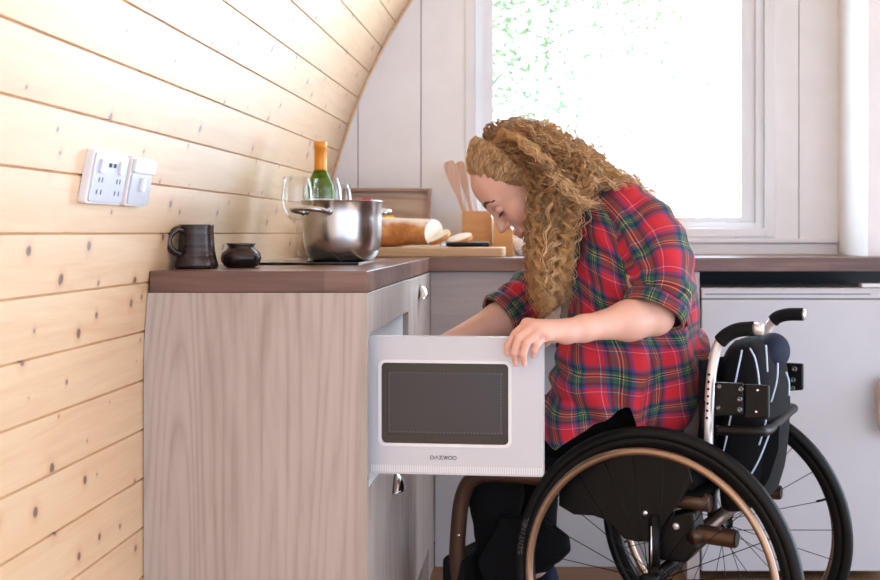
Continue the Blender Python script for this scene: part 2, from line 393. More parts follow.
# window
wf = thing('window_1', 'white framed window over the worktop with trees outside', 'window', ((WIN[0]+WIN[1])/2, YB, WIN[2])); del wf['category']; del wf['label']; structure(wf)
GX0, GX1, GZ0 = XW(493, 3.93), XW(740, 3.93), ZW(217, 3.93)
def frame(mb, xa, xb, za, zb, wd, ya, yb):
    mb.box(xa, xa+wd, ya, yb, za, zb); mb.box(xb-wd, xb, ya, yb, za, zb); mb.box(xa+wd, xb-wd, ya, yb, za, za+wd); mb.box(xa+wd, xb-wd, ya, yb, zb-wd, zb); return mb
o = obj('window_casing', frame(MB(), WIN[0], WIN[1], WIN[2], WIN[3], .030, YB-.006, YB+.09), M['upvc'], wf, bevel=.003)
o = obj('window_frame', frame(MB(), WIN[0]+.030, WIN[1]-.030, WIN[2]+.024, WIN[3]-.03, .026, YB+.03, YB+.10), M['upvc'], wf, bevel=.003)
mb = MB(); mb.box(WIN[0]+.056, GX0, YB+.045, YB+.09, WIN[2]+.05, WIN[3]-.056); mb.box(GX1, WIN[1]-.056, YB+.045, YB+.09, WIN[2]+.05, WIN[3]-.056)
mb.box(GX0, GX1, YB+.045, YB+.09, WIN[2]+.05, GZ0); mb.box(GX0, GX1, YB+.045, YB+.09, WIN[3]-.10, WIN[3]-.056)
obj('sash', mb, M['upvc'], wf, bevel=.002)
obj('window_pane', MB().box(GX0-.004, GX1+.004, YB+.066, YB+.07, GZ0-.004, WIN[3]-.096), M['pane'], wf)
obj('window_sill', MB().box(WIN[0]-.01, xr-.004, YB-.020, YB-.001, WIN[2]-.020, WIN[2]-.006), M['upvc'], wf, bevel=.003)
obj('window_upstand', MB().box(WIN[0]-.01, xr-.004, YB-.008, YB-.001, .9575, WIN[2]-.022), M['upvc'], wf, bevel=.002)

# ------------------------------------------------------------------ outside
g = obj('ground_outside', MB().box(-30, 30, YB+.3, 60, -.45, -.40), M['ground']); g['kind'] = 'structure'
def tree(x, y, h, cr, n, label, droop=0.0, seed=1, low=.42):
    rd = random.Random(seed); t = thing('birch_tree', label, 'tree', (x, y, -.4), 'trees outside the window')
    obj('trunk', MB().tube([(x, y, -.42), (x+.05, y, h*.4), (x-.03, y, h*.95)], [.10, .07, .02], 10), M['bark'], t, smooth=True)
    mb = MB(); br = MB()
    for i in range(42):
        a = rd.random()*2*PI; z = h*(low+.55*rd.random()); l = cr*(.45+.55*rd.random())
        e = Vector((x+l*math.cos(a), y+l*math.sin(a), z+.3-droop*rd.random()))
        br.tube(spline([(x, y, z-.3), ((x+e.x)/2, (y+e.y)/2, z+.15), e, e+Vector((0, 0, -.35-droop*.5))], 3), .012, 5)
        for j in range(n//42):
            q = rd.random()**.6; c = Vector((x, y, z)).lerp(e, q)+Vector((rd.gauss(0, .16), rd.gauss(0, .16), rd.gauss(0, .20)-droop*.5*rd.random()*q))
            s = .024*(.7+.6*rd.random()); u = Vector((rd.gauss(0, 1), rd.gauss(0, 1), rd.gauss(0, 1))).normalized(); v = u.cross(Vector((rd.gauss(0, 1), rd.gauss(0, 1), rd.gauss(0, 1)))).normalized()
            mb.add([c-u*s*1.3, c-v*s*.7, c+u*s*1.3, c+v*s*.7], [(0, 1, 2, 3)])
    obj('branches', br, M['bark'], t, smooth=True); obj('foliage', mb, M['leaf'], t, weld=False)
tree(-.55, 8.6, 5.2, 1.9, 8500, 'pale green drooping birch outside the left half of the window', 1.1, 3)
tree(2.0, 13.0, 5.0, 1.7, 1800, 'thin pale tree outside the right half of the window', .4, 5)

# ------------------------------------------------------------------ fitted kitchen
FX = XW(367, 2.2); TOP = .957; UN = .9165; YA = 2.2*K; YR = 3.395*K
def archx(z): return arch(z)[0]
wl = archx(TOP)+.0015
poly = [(wl, YA), (FX, YA), (FX, YR), (1.75, YR), (1.75, YB-.002), (wl, YB-.002)]
o = obj('worktop', MB().prism(poly, lambda u, v, t: (u, v, t), UN, TOP), M['walnut'], bevel=.0015)
tag(o, 'continuous walnut worktop turning the corner below the window', 'worktop')

cb = thing('base_cabinet', 'grey oak base unit with broad end panel, housing the microwave', 'cabinet', (FX-.2, YA+.25, 0))
zz = [0, .3, .6, AZ, .80, .85, UN-.001]
obj('end_panel', MB().grid([[(archx(z)+.0015, YA+.0008, z), (FX, YA+.0008, z), (FX, YA+.019, z), (archx(z)+.0015, YA+.019, z)] for z in zz], True, True, True), M['oak'], cb)
Yn0, Yn1 = YA+.0195, 2.863*K
mb = MB()
mb.box(FX-.018, FX-.0005, Yn0, Yn1+.016, .834, UN-.002)              # fascia over the niche
obj('fascia', mb, M['oak'], cb, bevel=.001)
mb = MB(); mb.box(WX+.03, FX-.02, Yn1, Yn1+.016, .02, UN-.002); mb.box(WX+.03, FX-.002, Yn0, Yn1-.0005, .535, .550); mb.box(WX+.03, FX-.02, Yn0, Yn1, .05, .065)
mb.box(WX+.02, WX+.028, Yn0, Yn1, .02, UN-.002)
obj('carcass', mb, M['whitep'], cb)
dr = obj('cabinet_door', MB().box(FX-.0185, FX-.0005, Yn0+.002, Yn1+.014, .10, .533), M['oak'], cb, bevel=.0012)
def cup_handle(yc, zc, parent):
    mb = MB(); rows = []
    for i in range(9):
        th = PI/2*i/8
        rows.append([(FX+.001+.024*math.sin(th)*math.sin(a)**.8, yc-.045*math.cos(a)*(math.sin(th)*.35+.65 if i else .0), zc-.016+.036*math.cos(th)*math.sin(a)) for a in [PI*j/16 for j in range(17)]])
    mb.grid(rows, False); h = obj('cup_handle', mb, M['chrome'], parent, smooth=True, solid=.002)
    return h
cup_handle(2.61*K, .465, dr)
obj('plinth', MB().box(FX-.07, FX-.055, YA+.02, 3.385*K, .0, .098), M['oak'], cb)

c2 = thing('base_cabinet', 'narrow grey oak base unit in the corner beyond the microwave', 'cabinet', (FX-.2, 3.1*K, 0))
ys = Yn1+.0165
obj('carcass', MB().box(WX+.03, FX-.019, ys, 3.385*K, .1, UN-.002), M['whitep'], c2)
d2 = obj('cabinet_door', MB().box(FX-.0185, FX-.0005, ys+.001, 3.385*K, .10, UN-.004), M['oak'], c2, bevel=.0012)
cup_handle(3.14*K, .868, d2)
obj('side_filler', MB().box(WX+.03, FX-.0005, 3.387*K, 3.545*K, 0, UN-.002), M['oak'], c2, bevel=.001)

ap = obj('apron_panel', MB().box(FX+.001, XW(686, 3.42), 3.42*K, 3.42*K+.018, .70, UN-.002), M['oak_h'], bevel=.001)
tag(ap, 'pale grey wood panel under the worktop behind the far forearm', 'panel')
o = obj('back_panel', MB().box(FX+.002, XW(686, 3.42), 3.55*K, 3.55*K+.016, 0, UN-.002), M['white']); o['kind'] = 'structure'; o.name = 'wall_recess'
sp_ = obj('support_panel', MB().box(XW(687, 3.4), XW(699.5, 3.4), 3.40*K, YB-.004, 0, UN-.002), M['oak_h'], bevel=.001)
tag(sp_, 'narrow grey upright panel beside the white fridge, under the worktop', 'panel')

# under-counter fridge
fx0, fx1, fy = XW(701.5, 3.40), XW(701.5, 3.40)+.56, 3.40*K
fr = thing('undercounter_fridge', 'white fridge under the worktop behind the wheelchair', 'fridge', ((fx0+fx1)/2, fy+.2, 0))
ft = ZW(288, 3.40)
obj('fridge_body', MB().box(fx0, fx1, fy+.045, YB-.035, .02, ft-.002), M['white'], fr, bevel=.004)
fd = obj('fridge_door', MB().box(fx0, fx1, fy, fy+.040, .03, ZW(299.5, 3.4)), M['white'], fr, bevel=.003)
obj('control_strip', MB().prism([(fy+.004, ft), (fy+.04, ft), (fy+.04, ZW(298, 3.4)), (fy, ZW(298.6, 3.4)), (fy, ft-.006)], lambda u, v, t: (t, u, v), fx0, fx1), M['white'], fr, bevel=.002)
obj('grip_shade_line', MB().box(fx0+.01, fx1-.06, fy-.0006, fy+.01, ZW(294.6, 3.4), ZW(293.6, 3.4)), M['lettering'], fr)  # dark bar standing for the shade in the grip groove
o = obj('gap_shade_sheet', MB().box(fx0-.004, 1.75, YB-.03, YB-.004, 0, UN-.001), M['gapshade']); o['kind'] = 'structure'  # near-black sheet painting the shade in the gap over the fridge
o = obj('hinge_bracket', MB().box(XW(861, 3.42), XW(861, 3.42)+.07, fy+.01, fy+.05, ft+.001, ft+.013), M['upvc'], bevel=.002)
o.parent = fr; o.matrix_parent_inverse = wm(fr).inverted()
# added cloth shape standing for a beige reflection in the fridge front
rows = []
for i in range(26):
    t = i/25; z = TOP-.35-.17*t; wd = .030+.018*math.sin(PI*min(1, t*1.1))
    rows.append([(1.010+math.cos(a)*wd*(1+.16*math.sin(3*a+4*t)), fy-.05+math.sin(a)*.022*(1+.25*math.sin(5*a)), z) for a in [2*PI*j/28 for j in range(28)]])
cl = obj('reflection_cloth', MB().grid(rows, True, True, True), M['beige'], smooth=True); tag(cl, 'added beige cloth standing for a reflection in the fridge front', 'cloth')
obj('reflection_cloth_loop', MB().tube([(1.022, fy-.05, TOP-.355), (1.015, fy-.045, TOP-.2), (1.012, YR-.006, TOP-.02)], .002, 6), M['beige'], cl)

# ------------------------------------------------------------------ microwave
mz0, mz1 = .560, .828
H = Vector((XW(368, 2.252), 2.252*K, 0)); E_ = Vector((XW(543.3, 2.215), 2.215*K, 0)); DW = (E_-H).length; ux = (E_-H).normalized(); nn = Vector((ux.y, -ux.x, 0))   # nn points at the camera
if nn.y > 0: nn = -nn
mw = thing('microwave', 'white built-in microwave with its door swung open towards us', 'microwave', (FX-.2, H.y+.2, mz0))
my0, my1, mf = H.y+.004, Yn1-.006, FX-.012
cy0, cy1, cz0, cz1 = my0+.03, my0+.345, mz0+.035, mz1-.03
mb = MB()
for b in ((my0, cy0, mz0-.008, mz1), (cy1, my1, mz0-.008, mz1), (cy0, cy1, mz0-.008, cz0), (cy0, cy1, cz1, mz1)): mb.box(mf-.02, mf, *b)
obj('body', mb, M['white'], mw, weld=False)
mb = MB(); xb = mf-.30
mb.box(xb-.004, xb, cy0-.004, cy1+.004, cz0-.004, cz1+.004)
mb.box(xb, mf-.021, cy0-.004, cy0, cz0, cz1); mb.box(xb, mf-.021, cy1, cy1+.004, cz0, cz1)
mb.box(xb, mf-.021, cy0, cy1, cz0-.004, cz0); mb.box(xb, mf-.021, cy0, cy1, cz1, cz1+.004)
obj('cavity', mb, M['white'], mw, weld=False)
obj('turntable', MB().lathe([(0, .006), (.12, .006), (.125, .012), (.128, .012), (.126, .002), (0, .002)], (mf-.15, (cy0+cy1)/2, cz0+.004)), M['glass'], mw, smooth=True)
kb = obj('dial', MB().lathe([(0, .022), (.018, .022), (.021, .004), (.024, 0), (0, 0)], (mf, (cy1+my1)/2+.01, .66), (1, 0, 0), 32), M['whitep'], mw, smooth=True, angle=40)
kb = obj('dial', MB().lathe([(0, .022), (.018, .022), (.021, .004), (.024, 0), (0, 0)], (mf, (cy1+my1)/2+.01, .76), (1, 0, 0), 32), M['whitep'], mw, smooth=True, angle=40)
def dpt(u, z, t): return H+ux*u+nn*t+Vector((0, 0, z))     # t = 0 outer face, negative = inwards
s0 = F/2.235
ru0, ru1 = (380.5-367.5)/176*DW, (509.5-367.5)/176*DW; rz1, rz0 = ZW(362.5, 2.24), ZW(444.5, 2.235)
def ring(outer, inner, t0, t1):
    n = len(outer); mb = MB()
    A = [dpt(u, z, t0) for u, z in outer]; B = [dpt(u, z, t0) for u, z in inner]; Cc = [dpt(u, z, t1) for u, z in inner]; Dd = [dpt(u, z, t1) for u, z in outer]
    return mb.grid([A, B, Cc, Dd, A])
door = obj('microwave_door', ring(rrect(.0, DW, mz0, mz1, .004), rrect(ru0, ru1, rz0, rz1, .010), 0, -.026), M['white'], mw, smooth=True, angle=35)
obj('window_bezel', ring(rrect(ru0-.005, ru1+.005, rz0-.005, rz1+.005, .014), rrect(ru0+.001, ru1-.001, rz0+.001, rz1-.001, .009), .0018, -.004), M['upvc'], door, smooth=True, angle=50)
obj('door_glass', ring(rrect(ru0-.001, ru1+.001, rz0-.001, rz1+.001, .009), rrect(ru0+.012, ru1-.012, rz0+.018, rz1-.019, .003), -.004, -.012), M['darkglass'], door, smooth=True, angle=40)
rr_ = rrect(ru0+.011, ru1-.011, rz0+.017, rz1-.018, .003)
obj('mesh_screen', MB().prism(rr_, dpt, -.006, -.011), M['mesh_screen'], door)
mb = MB()
for k in range(34):
    u = ru0+.016+(ru1-ru0-.032)*k/33
    for z in (rz1-.022, rz0+.021): mb.prism([(u, z), (u+.0022, z), (u+.0022, z+.0022), (u, z+.0022)], dpt, -.0056, -.0066)
for k in range(22):
    z = rz0+.024+(rz1-rz0-.048)*k/21
    for u in (ru0+.0145, ru1-.0175): mb.prism([(u, z), (u+.0022, z), (u+.0022, z+.0022), (u, z+.0022)], dpt, -.0056, -.0066)
obj('screen_holes', mb, M['silverink'], door, weld=False)
# raised ribs along the lower edge
mb = MB()
for k in range(74):
    u = .006+(DW-.012)*k/73
    mb.prism([(u, mz0+.004), (u+.0026, mz0+.004), (u+.0026, mz0+.017), (u, mz0+.017)], dpt, -.001, .0008)
obj('lower_ribs', mb, M['upvc'], door, weld=False)
obj('inner_frame', ring(rrect(.012, DW-.012, mz0+.012, mz1-.012, .01), rrect(ru0-.01, ru1+.01, rz0-.01, rz1+.01, .01), -.026, -.034), M['white'], door, smooth=True, angle=35)
# maker's name in plain strokes: D A E W O O
def strokes(parent, name, mat, chars, w, h, gap, pt, th, u0, z0):
    G = {'D': [[(0, 0), (0, 1), (.7, 1), (1, .7), (1, .3), (.7, 0), (0, 0)]], 'A': [[(0, 0), (.5, 1), (1, 0)]], 'E': [[(1, 0), (0, 0), (.5, .5), (0, 1), (1, 1)]],
         'W': [[(0, 1), (.28, 0), (.5, 1), (.78, 0), (1, 1)]], 'O': [[(.25, 0), (.75, 0), (1, .3), (1, .7), (.75, 1), (.25, 1), (0, .7), (0, .3), (.25, 0)]],
         'S': [[(0, 0), (1, 0), (1, .5), (0, .5), (0, 1), (1, 1)]], 'N': [[(0, 0), (0, 1), (1, 0), (1, 1)]], 'T': [[(.5, 0), (.5, 1)], [(0, 1), (1, 1)]], 'I': [[(.5, 0), (.5, 1)]], 'L': [[(0, 1), (0, 0), (1, 0)]],
         'e': [[(1, 0), (0, 0), (0, 1), (1, 1)], [(0, .5), (1, .5)]]}
    mb = MB()
    for i, ch in enumerate(chars):
        for st in G[ch]:
            for a, b in zip(st[:-1], st[1:]):
                pa, pb2 = [(u0+i*(w+gap)+q[0]*w, z0+q[1]*h) for q in (a, b)]
                d = Vector((pb2[0]-pa[0], pb2[1]-pa[1])).normalized()*th/2; n_ = Vector((-d.y, d.x))
                poly = [(pa[0]-d.x+n_.x, pa[1]-d.y+n_.y), (pa[0]-d.x-n_.x, pa[1]-d.y-n_.y), (pb2[0]+d.x-n_.x, pb2[1]+d.y-n_.y), (pb2[0]+d.x+n_.x, pb2[1]+d.y+n_.y)]
                mb.prism(poly, pt, .0002, .0010)
    return obj(name, mb, mat, parent, weld=False)
strokes(door, 'lettering', M['lettering'], 'DAEWOO', .0068, .0062, .0020, dpt, .0010, (431-367.5)/176*DW, ZW(459.3, 2.235))

# ------------------------------------------------------------------ hob and things on the left worktop
hx0, hx1, hy0, hy1 = -.705, XW(358.5, 2.62), 2.62*K, 3.05*K
hb = obj('ceramic_hob', MB().box(hx0, hx1, hy0, hy1, TOP+.0004, TOP+.006), M['hob'], bevel=.0015); tag(hb, 'flat black glass hob set on the worktop under the pot', 'hob')
obj('edge_highlight', MB().box(hx1+.0003, hx1+.0028, hy0, hy1, TOP+.0004, TOP+.0062), M['chrome'], hb)  # chrome strip added to stand for the highlight on the hob's bevel
mb = MB()
for c_, r in (((-.55, 2.50), .09), ((-.55, 2.70), .07)): mb.lathe([(r, 0), (r+.0015, 0), (r+.0015, .0002), (r, .0002)], (c_[0], c_[1], TOP+.0061), n=64, close=True)
obj('zone_ring', mb, M['silverink'], hb)
HT = TOP+.0063

# stock pot
pc = Vector((XW(342.5, 2.74), 2.74*K, HT)); ph = .142
pot = thing('stock_pot', 'large stainless steel pot standing on the black hob', 'pot', pc)
R_ = .0945
prof = [(0, 0), (.068, 0), (.074, .003), (.083, .016), (.0895, .036), (.0925, .06), (.0935, .10), (.0940, ph-.004), (.0965, ph), (.0955, ph+.0012), (.0925, ph-.002), (.0915, .06), (.085, .03), (.070, .006), (0, .004)]
obj('pot_body', MB().lathe(prof, pc, n=96), M['steel'], pot, smooth=True, angle=50)
def loop_handle(ang):
    a = Vector((math.cos(ang), math.sin(ang), 0)); b = Vector((-a.y, a.x, 0)); z = Vector((0, 0, 1)); c_ = pc+z*(ph-.026)
    pts = [c_+a*(.0905)+b*.040, c_+a*.104+b*.043+z*.001, c_+a*.125+b*.040+z*.004, c_+a*.136+b*.024+z*.006, c_+a*.139+z*.007, c_+a*.136-b*.024+z*.006, c_+a*.125-b*.040+z*.004, c_+a*.104-b*.043+z*.001, c_+a*.0905-b*.040]
    h = obj('loop_handle', MB().tube(spline(pts, 5), .0062, 12), M['steel'], pot, smooth=True)
    for s in (-1, 1): obj('rivet_plate', MB().ball(c_+a*.0905+b*.040*s, (.007, .007, .009), 12, 8), M['chrome'], h, smooth=True)
A1 = math.atan2(-.87, -.52); loop_handle(A1); loop_handle(A1+PI)
# peppers
def pepper(name, c, r, h, mat, label, lean=0):
    rows = []
    for i in range(15):
        t = i/14; rr = r*(math.sin(PI*min(1, .12+t*.80))**.6)*(1-.12*t)
        rows.append([(c[0]+math.cos(a)*rr*(1+.09*math.cos(4*a))+lean*t, c[1]+math.sin(a)*rr*(1+.09*math.cos(4*a)), c[2]+h*t-(.012*math.cos(a*0) if t == 1 else 0)) for a in [2*PI*j/32 for j in range(32)]])
    o = obj(name, MB().grid(rows, True, True, True), mat, smooth=True); tag(o, label, 'pepper')
    if mat != M['red']: obj('stalk', MB().tube([(c[0]+lean, c[1], c[2]+h-.014), (c[0]+lean+.003, c[1], c[2]+h-.001), (c[0]+lean+.007, c[1], c[2]+h+.008)], [.004, .0035, .005], 8), M['stalk'], o, smooth=True)
pepper('red_pepper', (XW(365, 2.80), 2.80*K, pc.z+.0065), .030, .156, M['red'], 'red pepper showing just over the rim of the steel pot')
pepper('yellow_pepper', (XW(388, 3.67), 3.67*K, TOP+.0003), .034, .138, M['yellow'], 'yellow pepper between the steel pot and the loaf')

# bottle
bc = Vector((XW(320.5, 3.0), 3.0*K, HT)); bt = thing('wine_bottle', 'green wine bottle with orange foil behind the steel pot', 'bottle', bc)
obj('bottle_glass', MB().lathe([(0, .006), (.028, .001), (.0355, .003), (.0368, .01), (.0368, .175), (.034, .195), (.024, .215), (.0165, .232), (.0145, .25), (.014, .292), (.0155, .294), (.0155, .300), (0, .300)], bc, n=48), M['bottle'], bt, smooth=True, angle=60)
obj('foil', MB().lathe([(.0165, .226), (.0172, .227), (.0162, .245), (.0158, .286), (.0168, .287), (.0168, .303), (.016, .3045), (0, .3045)], bc, n=40), M['foil'], bt, smooth=True, angle=50)
rows = [[(bc.x+.0374*math.cos(a), bc.y+.0374*math.sin(a), bc.z+z) for a in np.linspace(-PI*.5-1.2, -PI*.5+1.2, 24)] for z in (.075, .155)]
obj('label', MB().grid(rows, False), M['paper'], bt, smooth=True, solid=.0003)
# wine glasses
def wine_glass(c, label):
    c = Vector(c); t = thing('wine_glass', label, 'glass', c, 'wine glasses around the bottle')
    out = [(0, .0), (.033, .0), (.034, .001), (.030, .0022), (.010, .005), (.0042, .010), (.0036, .03), (.0036, .08), (.006, .090), (.017, .099), (.029, .112), (.037, .132), (.0385, .150), (.0365, .175), (.0325, .205)]
    inn = [(.0316, .205), (.0356, .175), (.0376, .150), (.036, .133), (.028, .114), (.016, .1015), (0, .097)]
    obj('base', MB().lathe(out[:7], c, n=40), M['glass'], t, smooth=True); obj('stem', MB().lathe(out[6:9], c, n=20), M['glass'], t, smooth=True)
    obj('bowl', MB().lathe(out[8:]+inn, c, n=48), M['glass'], t, smooth=True)
wine_glass((XW(297, 2.82), 2.82*K, HT), 'wine glass standing left of the steel pot, its stem in view')
wine_glass((XW(327, 2.92), 2.92*K, HT), 'wine glass directly in front of the green bottle')
wine_glass((XW(316, 3.17), 3.17*K, TOP+.0002), 'wine glass behind the left side of the green bottle')
wine_glass((XW(338, 3.11), 3.11*K, TOP+.0002), 'wine glass just right of the green bottle, above the pot rim')

# mug
mc = Vector((XW(196.5, 2.35), 2.35*K, TOP+.0002)); mg = thing('clay_mug', 'tall dark glazed clay mug beside the small round pot', 'mug', mc)
obj('mug_body', MB().lathe([(0, 0), (.040, 0), (.0425, .003), (.0425, .010), (.039, .022), (.036, .04), (.0345, .06), (.0335, .080), (.0345, .088), (.034, .090), (.0315, .089), (.0305, .06), (.033, .03), (.034, .006), (0, .005)], mc, n=64), M['clay'], mg, smooth=True)
hd = Vector((-.60, -.80, 0)); pts = [mc+hd*.031+Vector((0, 0, .078)), mc+hd*.046+Vector((0, 0, .080)), mc+hd*.062+Vector((0, 0, .067)), mc+hd*.064+Vector((0, 0, .050)), mc+hd*.054+Vector((0, 0, .036)), mc+hd*.036+Vector((0, 0, .030))]
obj('handle', MB().tube(spline(pts, 5), .0068, 12), M['clay'], mg, smooth=True)
jc = (XW(241, 2.42), 2.42*K, TOP+.0002)
o = obj('clay_pot', MB().lathe([(0, 0), (.028, 0), (.034, .004), (.040, .013), (.0415, .021), (.039, .031), (.030, .039), (.026, .042), (.027, .046), (.0305, .051), (.029, .0515), (.0235, .044), (.027, .037), (.036, .022), (.030, .006), (0, .004)], jc, n=64), M['clay'], smooth=True)
tag(o, 'small squat dark clay pot between the mug and hob', 'pot')

# sockets on the wall
def wall_frame(Dn, z, proud=.0):
    """origin on the wall at depth Dn and height z; axes: along (+Y), up along the wall, out into the room"""
    x0, z0 = arch(z); x1, z1 = arch(z+.01); up = Vector((x1-x0, 0, z1-z0)).normalized(); al = Vector((0, 1, 0)); out = al.cross(up)
    if out.x < 0: out = -out
    return lambda u, v, t: Vector((x0, Dn*K, z0))+al*u+up*v+out*t
def plate(mb, fr_, u0, u1, v0, v1, t0, t1, r=.006): return mb.prism(rrect(u0, u1, v0, v1, r, 4), fr_, t0, t1)
zc = ZW(176, 1.95); W0 = wall_frame(1.83, 1.08)
def ys_(px, X): return X*F/(px-544)   # depth of a pixel column on a plane x = X
Xs = arch(1.12)[0]+.012
wd = (ys_(122.5, Xs)-ys_(88, Xs))*K
W0 = wall_frame(ys_(88.5, Xs), 1.081)
so = thing('double_socket', 'double wall socket with two switches and charging ports', 'socket', W0(wd/2, .043, 0))
obj('back_box', plate(MB(), W0, 0, wd, 0, .087, .0005, .014), M['whitep'], so, bevel=.0015)
fp = obj('face_plate', plate(MB(), W0, .004, wd-.004, .004, .083, .0141, .0175, .004), M['sockgrey'], so, bevel=.0008)
for u in (.028, wd-.034): 
    sw = MB().prism([(0, .052), (.0, .073), (.0, .073), (.0, .052)], lambda a, b, t: W0(u, b, t), 0, 0) if 0 else plate(MB(), W0, u-.006, u+.008, .052, .074, .0176, .0225, .0015)
    obj('rocker_switch', sw, M['upvc'], fp, bevel=.001)
for u in (wd/2-.012, wd/2+.006): obj('charging_port', plate(MB(), W0, u, u+.011, .062, .069, .0176, .0181, .0008), M['black'], fp)
for u in (.026, wd-.040):
    mb = MB()
    for a, b in ((0, .040), (.012, .040), (-.002, .020), (.014, .020)): plate(mb, W0, u+a, u+a+.0035, b-.004, b+.004, .0176, .0180, .0006)
    obj('socket_holes', mb, M['lettering'], fp, weld=False)
Y2 = ys_(127.5, Xs); W1 = wall_frame(Y2, 1.081); w2 = (ys_(149, Xs)-Y2)*K
sx = thing('cooker_switch', 'single white wall switch to the right of the double socket', 'switch', W1(w2/2, .043, 0))
obj('back_box', plate(MB(), W1, 0, w2, 0, .087, .0005, .014, .008), M['whitep'], sx, bevel=.0015)
fp = obj('face_plate', plate(MB(), W1, .004, w2-.004, .004, .056, .0141, .0175, .004), M['sockgrey'], sx, bevel=.0008)
obj('cover_flap', plate(MB(), W1, .003, w2-.003, .060, .084, .0141, .0215, .004), M['upvc'], sx, bevel=.0015)
obj('rocker_switch', plate(MB(), W1, w2/2-.008, w2/2+.006, .028, .052, .0176, .0240, .0015), M['upvc'], sx, bevel=.001)

# ------------------------------------------------------------------ things on the back worktop
tx0, tx1, tz1 = -.66, XW(430.5, 3.74), ZW(188, 3.74)
def tf(u, v, t): return Vector((u, 3.735*K+.045*(v-TOP)/.22+t, v))
tr = thing('wooden_tray', 'framed wooden tray leaning on the white boards behind the pot', 'tray', ((tx0+tx1)/2, 3.74*K, TOP))
obj('tray_bottom', MB().prism([(tx0+.008, TOP+.012), (tx1-.008, TOP+.012), (tx1-.008, tz1-.008), (tx0+.008, tz1-.008)], tf, .004, .010), M['traywood'], tr)
mb = MB()
for a, b, c_, d in ((tx0, tx0+.012, TOP+.003, tz1), (tx1-.012, tx1, TOP+.003, tz1), (tx0+.0122, tx1-.0122, TOP+.003, TOP+.015), (tx0+.0122, tx1-.0122, tz1-.010, tz1)):
    mb.prism([(a, c_), (b, c_), (b, d), (a, d)], tf, -.016, .004)
obj('tray_rim', mb, M['trayrim'], tr, bevel=.001)

bz = TOP+.0295
bx0, bx1 = -.68, XW(504, 3.46)
bd = obj('chopping_board', MB().prism(rrect(bx0, bx1, 3.455*K, 3.66*K, .012, 5), lambda u, v, t: (u, v, t), TOP+.0003, bz), M['boardwood'], smooth=False, bevel=.003)
tag(bd, 'pale wooden chopping board under the loaf and knife', 'board')
# loaf
lx0, lx1 = -.66, XW(424, 3.52); ly = 3.575*K
def loaf_sec(x, sk, s=1.0):
    out = []
    for j in range(40):
        a = 2*PI*j/40; yy = math.cos(a)*.058*s; z = math.sin(a); z = (.050+.050*z if z > 0 else .050+.050*z*min(1, 1.2*abs(z)**.0))*1.0
        z = max(.0, z)*(s if s < 1 else 1)
        out.append((x+sk*(yy+.06)*1.0, ly+yy, bz+.0006+z))
    return out
rows = []
for i in range(22):
    t = i/21; s = min(1, math.sqrt(max(.02, 1-(1-min(1, t*3.2))**2)))*(1-.05*t)
    rows.append([(p[0], p[1], bz+.0006+(p[2]-bz-.0006)*(1-.10*t)) for p in loaf_sec(lx0+(lx1-lx0)*t, .42*t**3, s)])
lf = obj('bread_loaf', MB().grid(rows, True, True, False), M['crust'], smooth=True); tag(lf, 'crusty cut loaf on the chopping board', 'bread')
obj('cut_face', MB().add([(p[0]+.0004, p[1], p[2]) for p in rows[-1]], [tuple(range(40))]), M['crumb'], lf, solid=.001)
def slice_(c, rz, tilt, label, s=.92):
    Rm = Matrix.Translation(Vector(c)) @ Matrix.Rotation(rz, 4, 'Z') @ Matrix.Rotation(tilt, 4, 'Y')
    sec = [(math.cos(a)*.056*s, (math.sin(a)*.047 if math.sin(a) > 0 else math.sin(a)*.040)*s) for a in [2*PI*j/36 for j in range(36)]]
    o = obj('bread_slice', MB().prism(sec, lambda u, v, t: Rm @ Vector((t, u, v)), -.007, .007), M['crust'], bevel=.002); tag(o, label, 'bread', 'slices of bread')
    for t in (-.0075, .0075): obj('crumb', MB().add([Rm @ Vector((t, u*.9, v*.9)) for u, v in sec], [tuple(range(36))]), M['crumb'], o, solid=.0008)
slice_((XW(437, 3.56), 3.57*K, bz+.027), .5, math.radians(58), 'bread slice leaning against the cut end of the loaf')
slice_((XW(459, 3.56), 3.56*K, bz+.023), .7, math.radians(66), 'bread slice lying nearest the wooden utensil holder', .85)
# knife
kn = thing('bread_knife', 'black handled knife lying along the front of the chopping board', 'knife', (XW(450, 3.49), 3.485*K, bz))
kz = bz+.0006
obj('knife_handle', MB().tube([(XW(446, 3.49), 3.50*K, kz+.008), (XW(455, 3.49), 3.495*K, kz+.008), (XW(489, 3.49), 3.49*K, kz+.0085)], [.006, .0075, .0078], 12), M['black'], kn, smooth=True)
obj('knife_bolster', MB().box(XW(441, 3.49), XW(446, 3.49), 3.50*K-.006, 3.50*K+.006, kz+.002, kz+.014), M['steel'], kn, bevel=.001)
obj('knife_blade', MB().prism([(XW(398, 3.5), .004), (XW(405, 3.5), 0), (XW(441, 3.49), 0), (XW(441, 3.49), .014), (XW(410, 3.5), .012)], lambda u, v, t: (u, 3.50*K+t+.2*v, kz+v*.5), -.001, .001), M['steel'], kn)
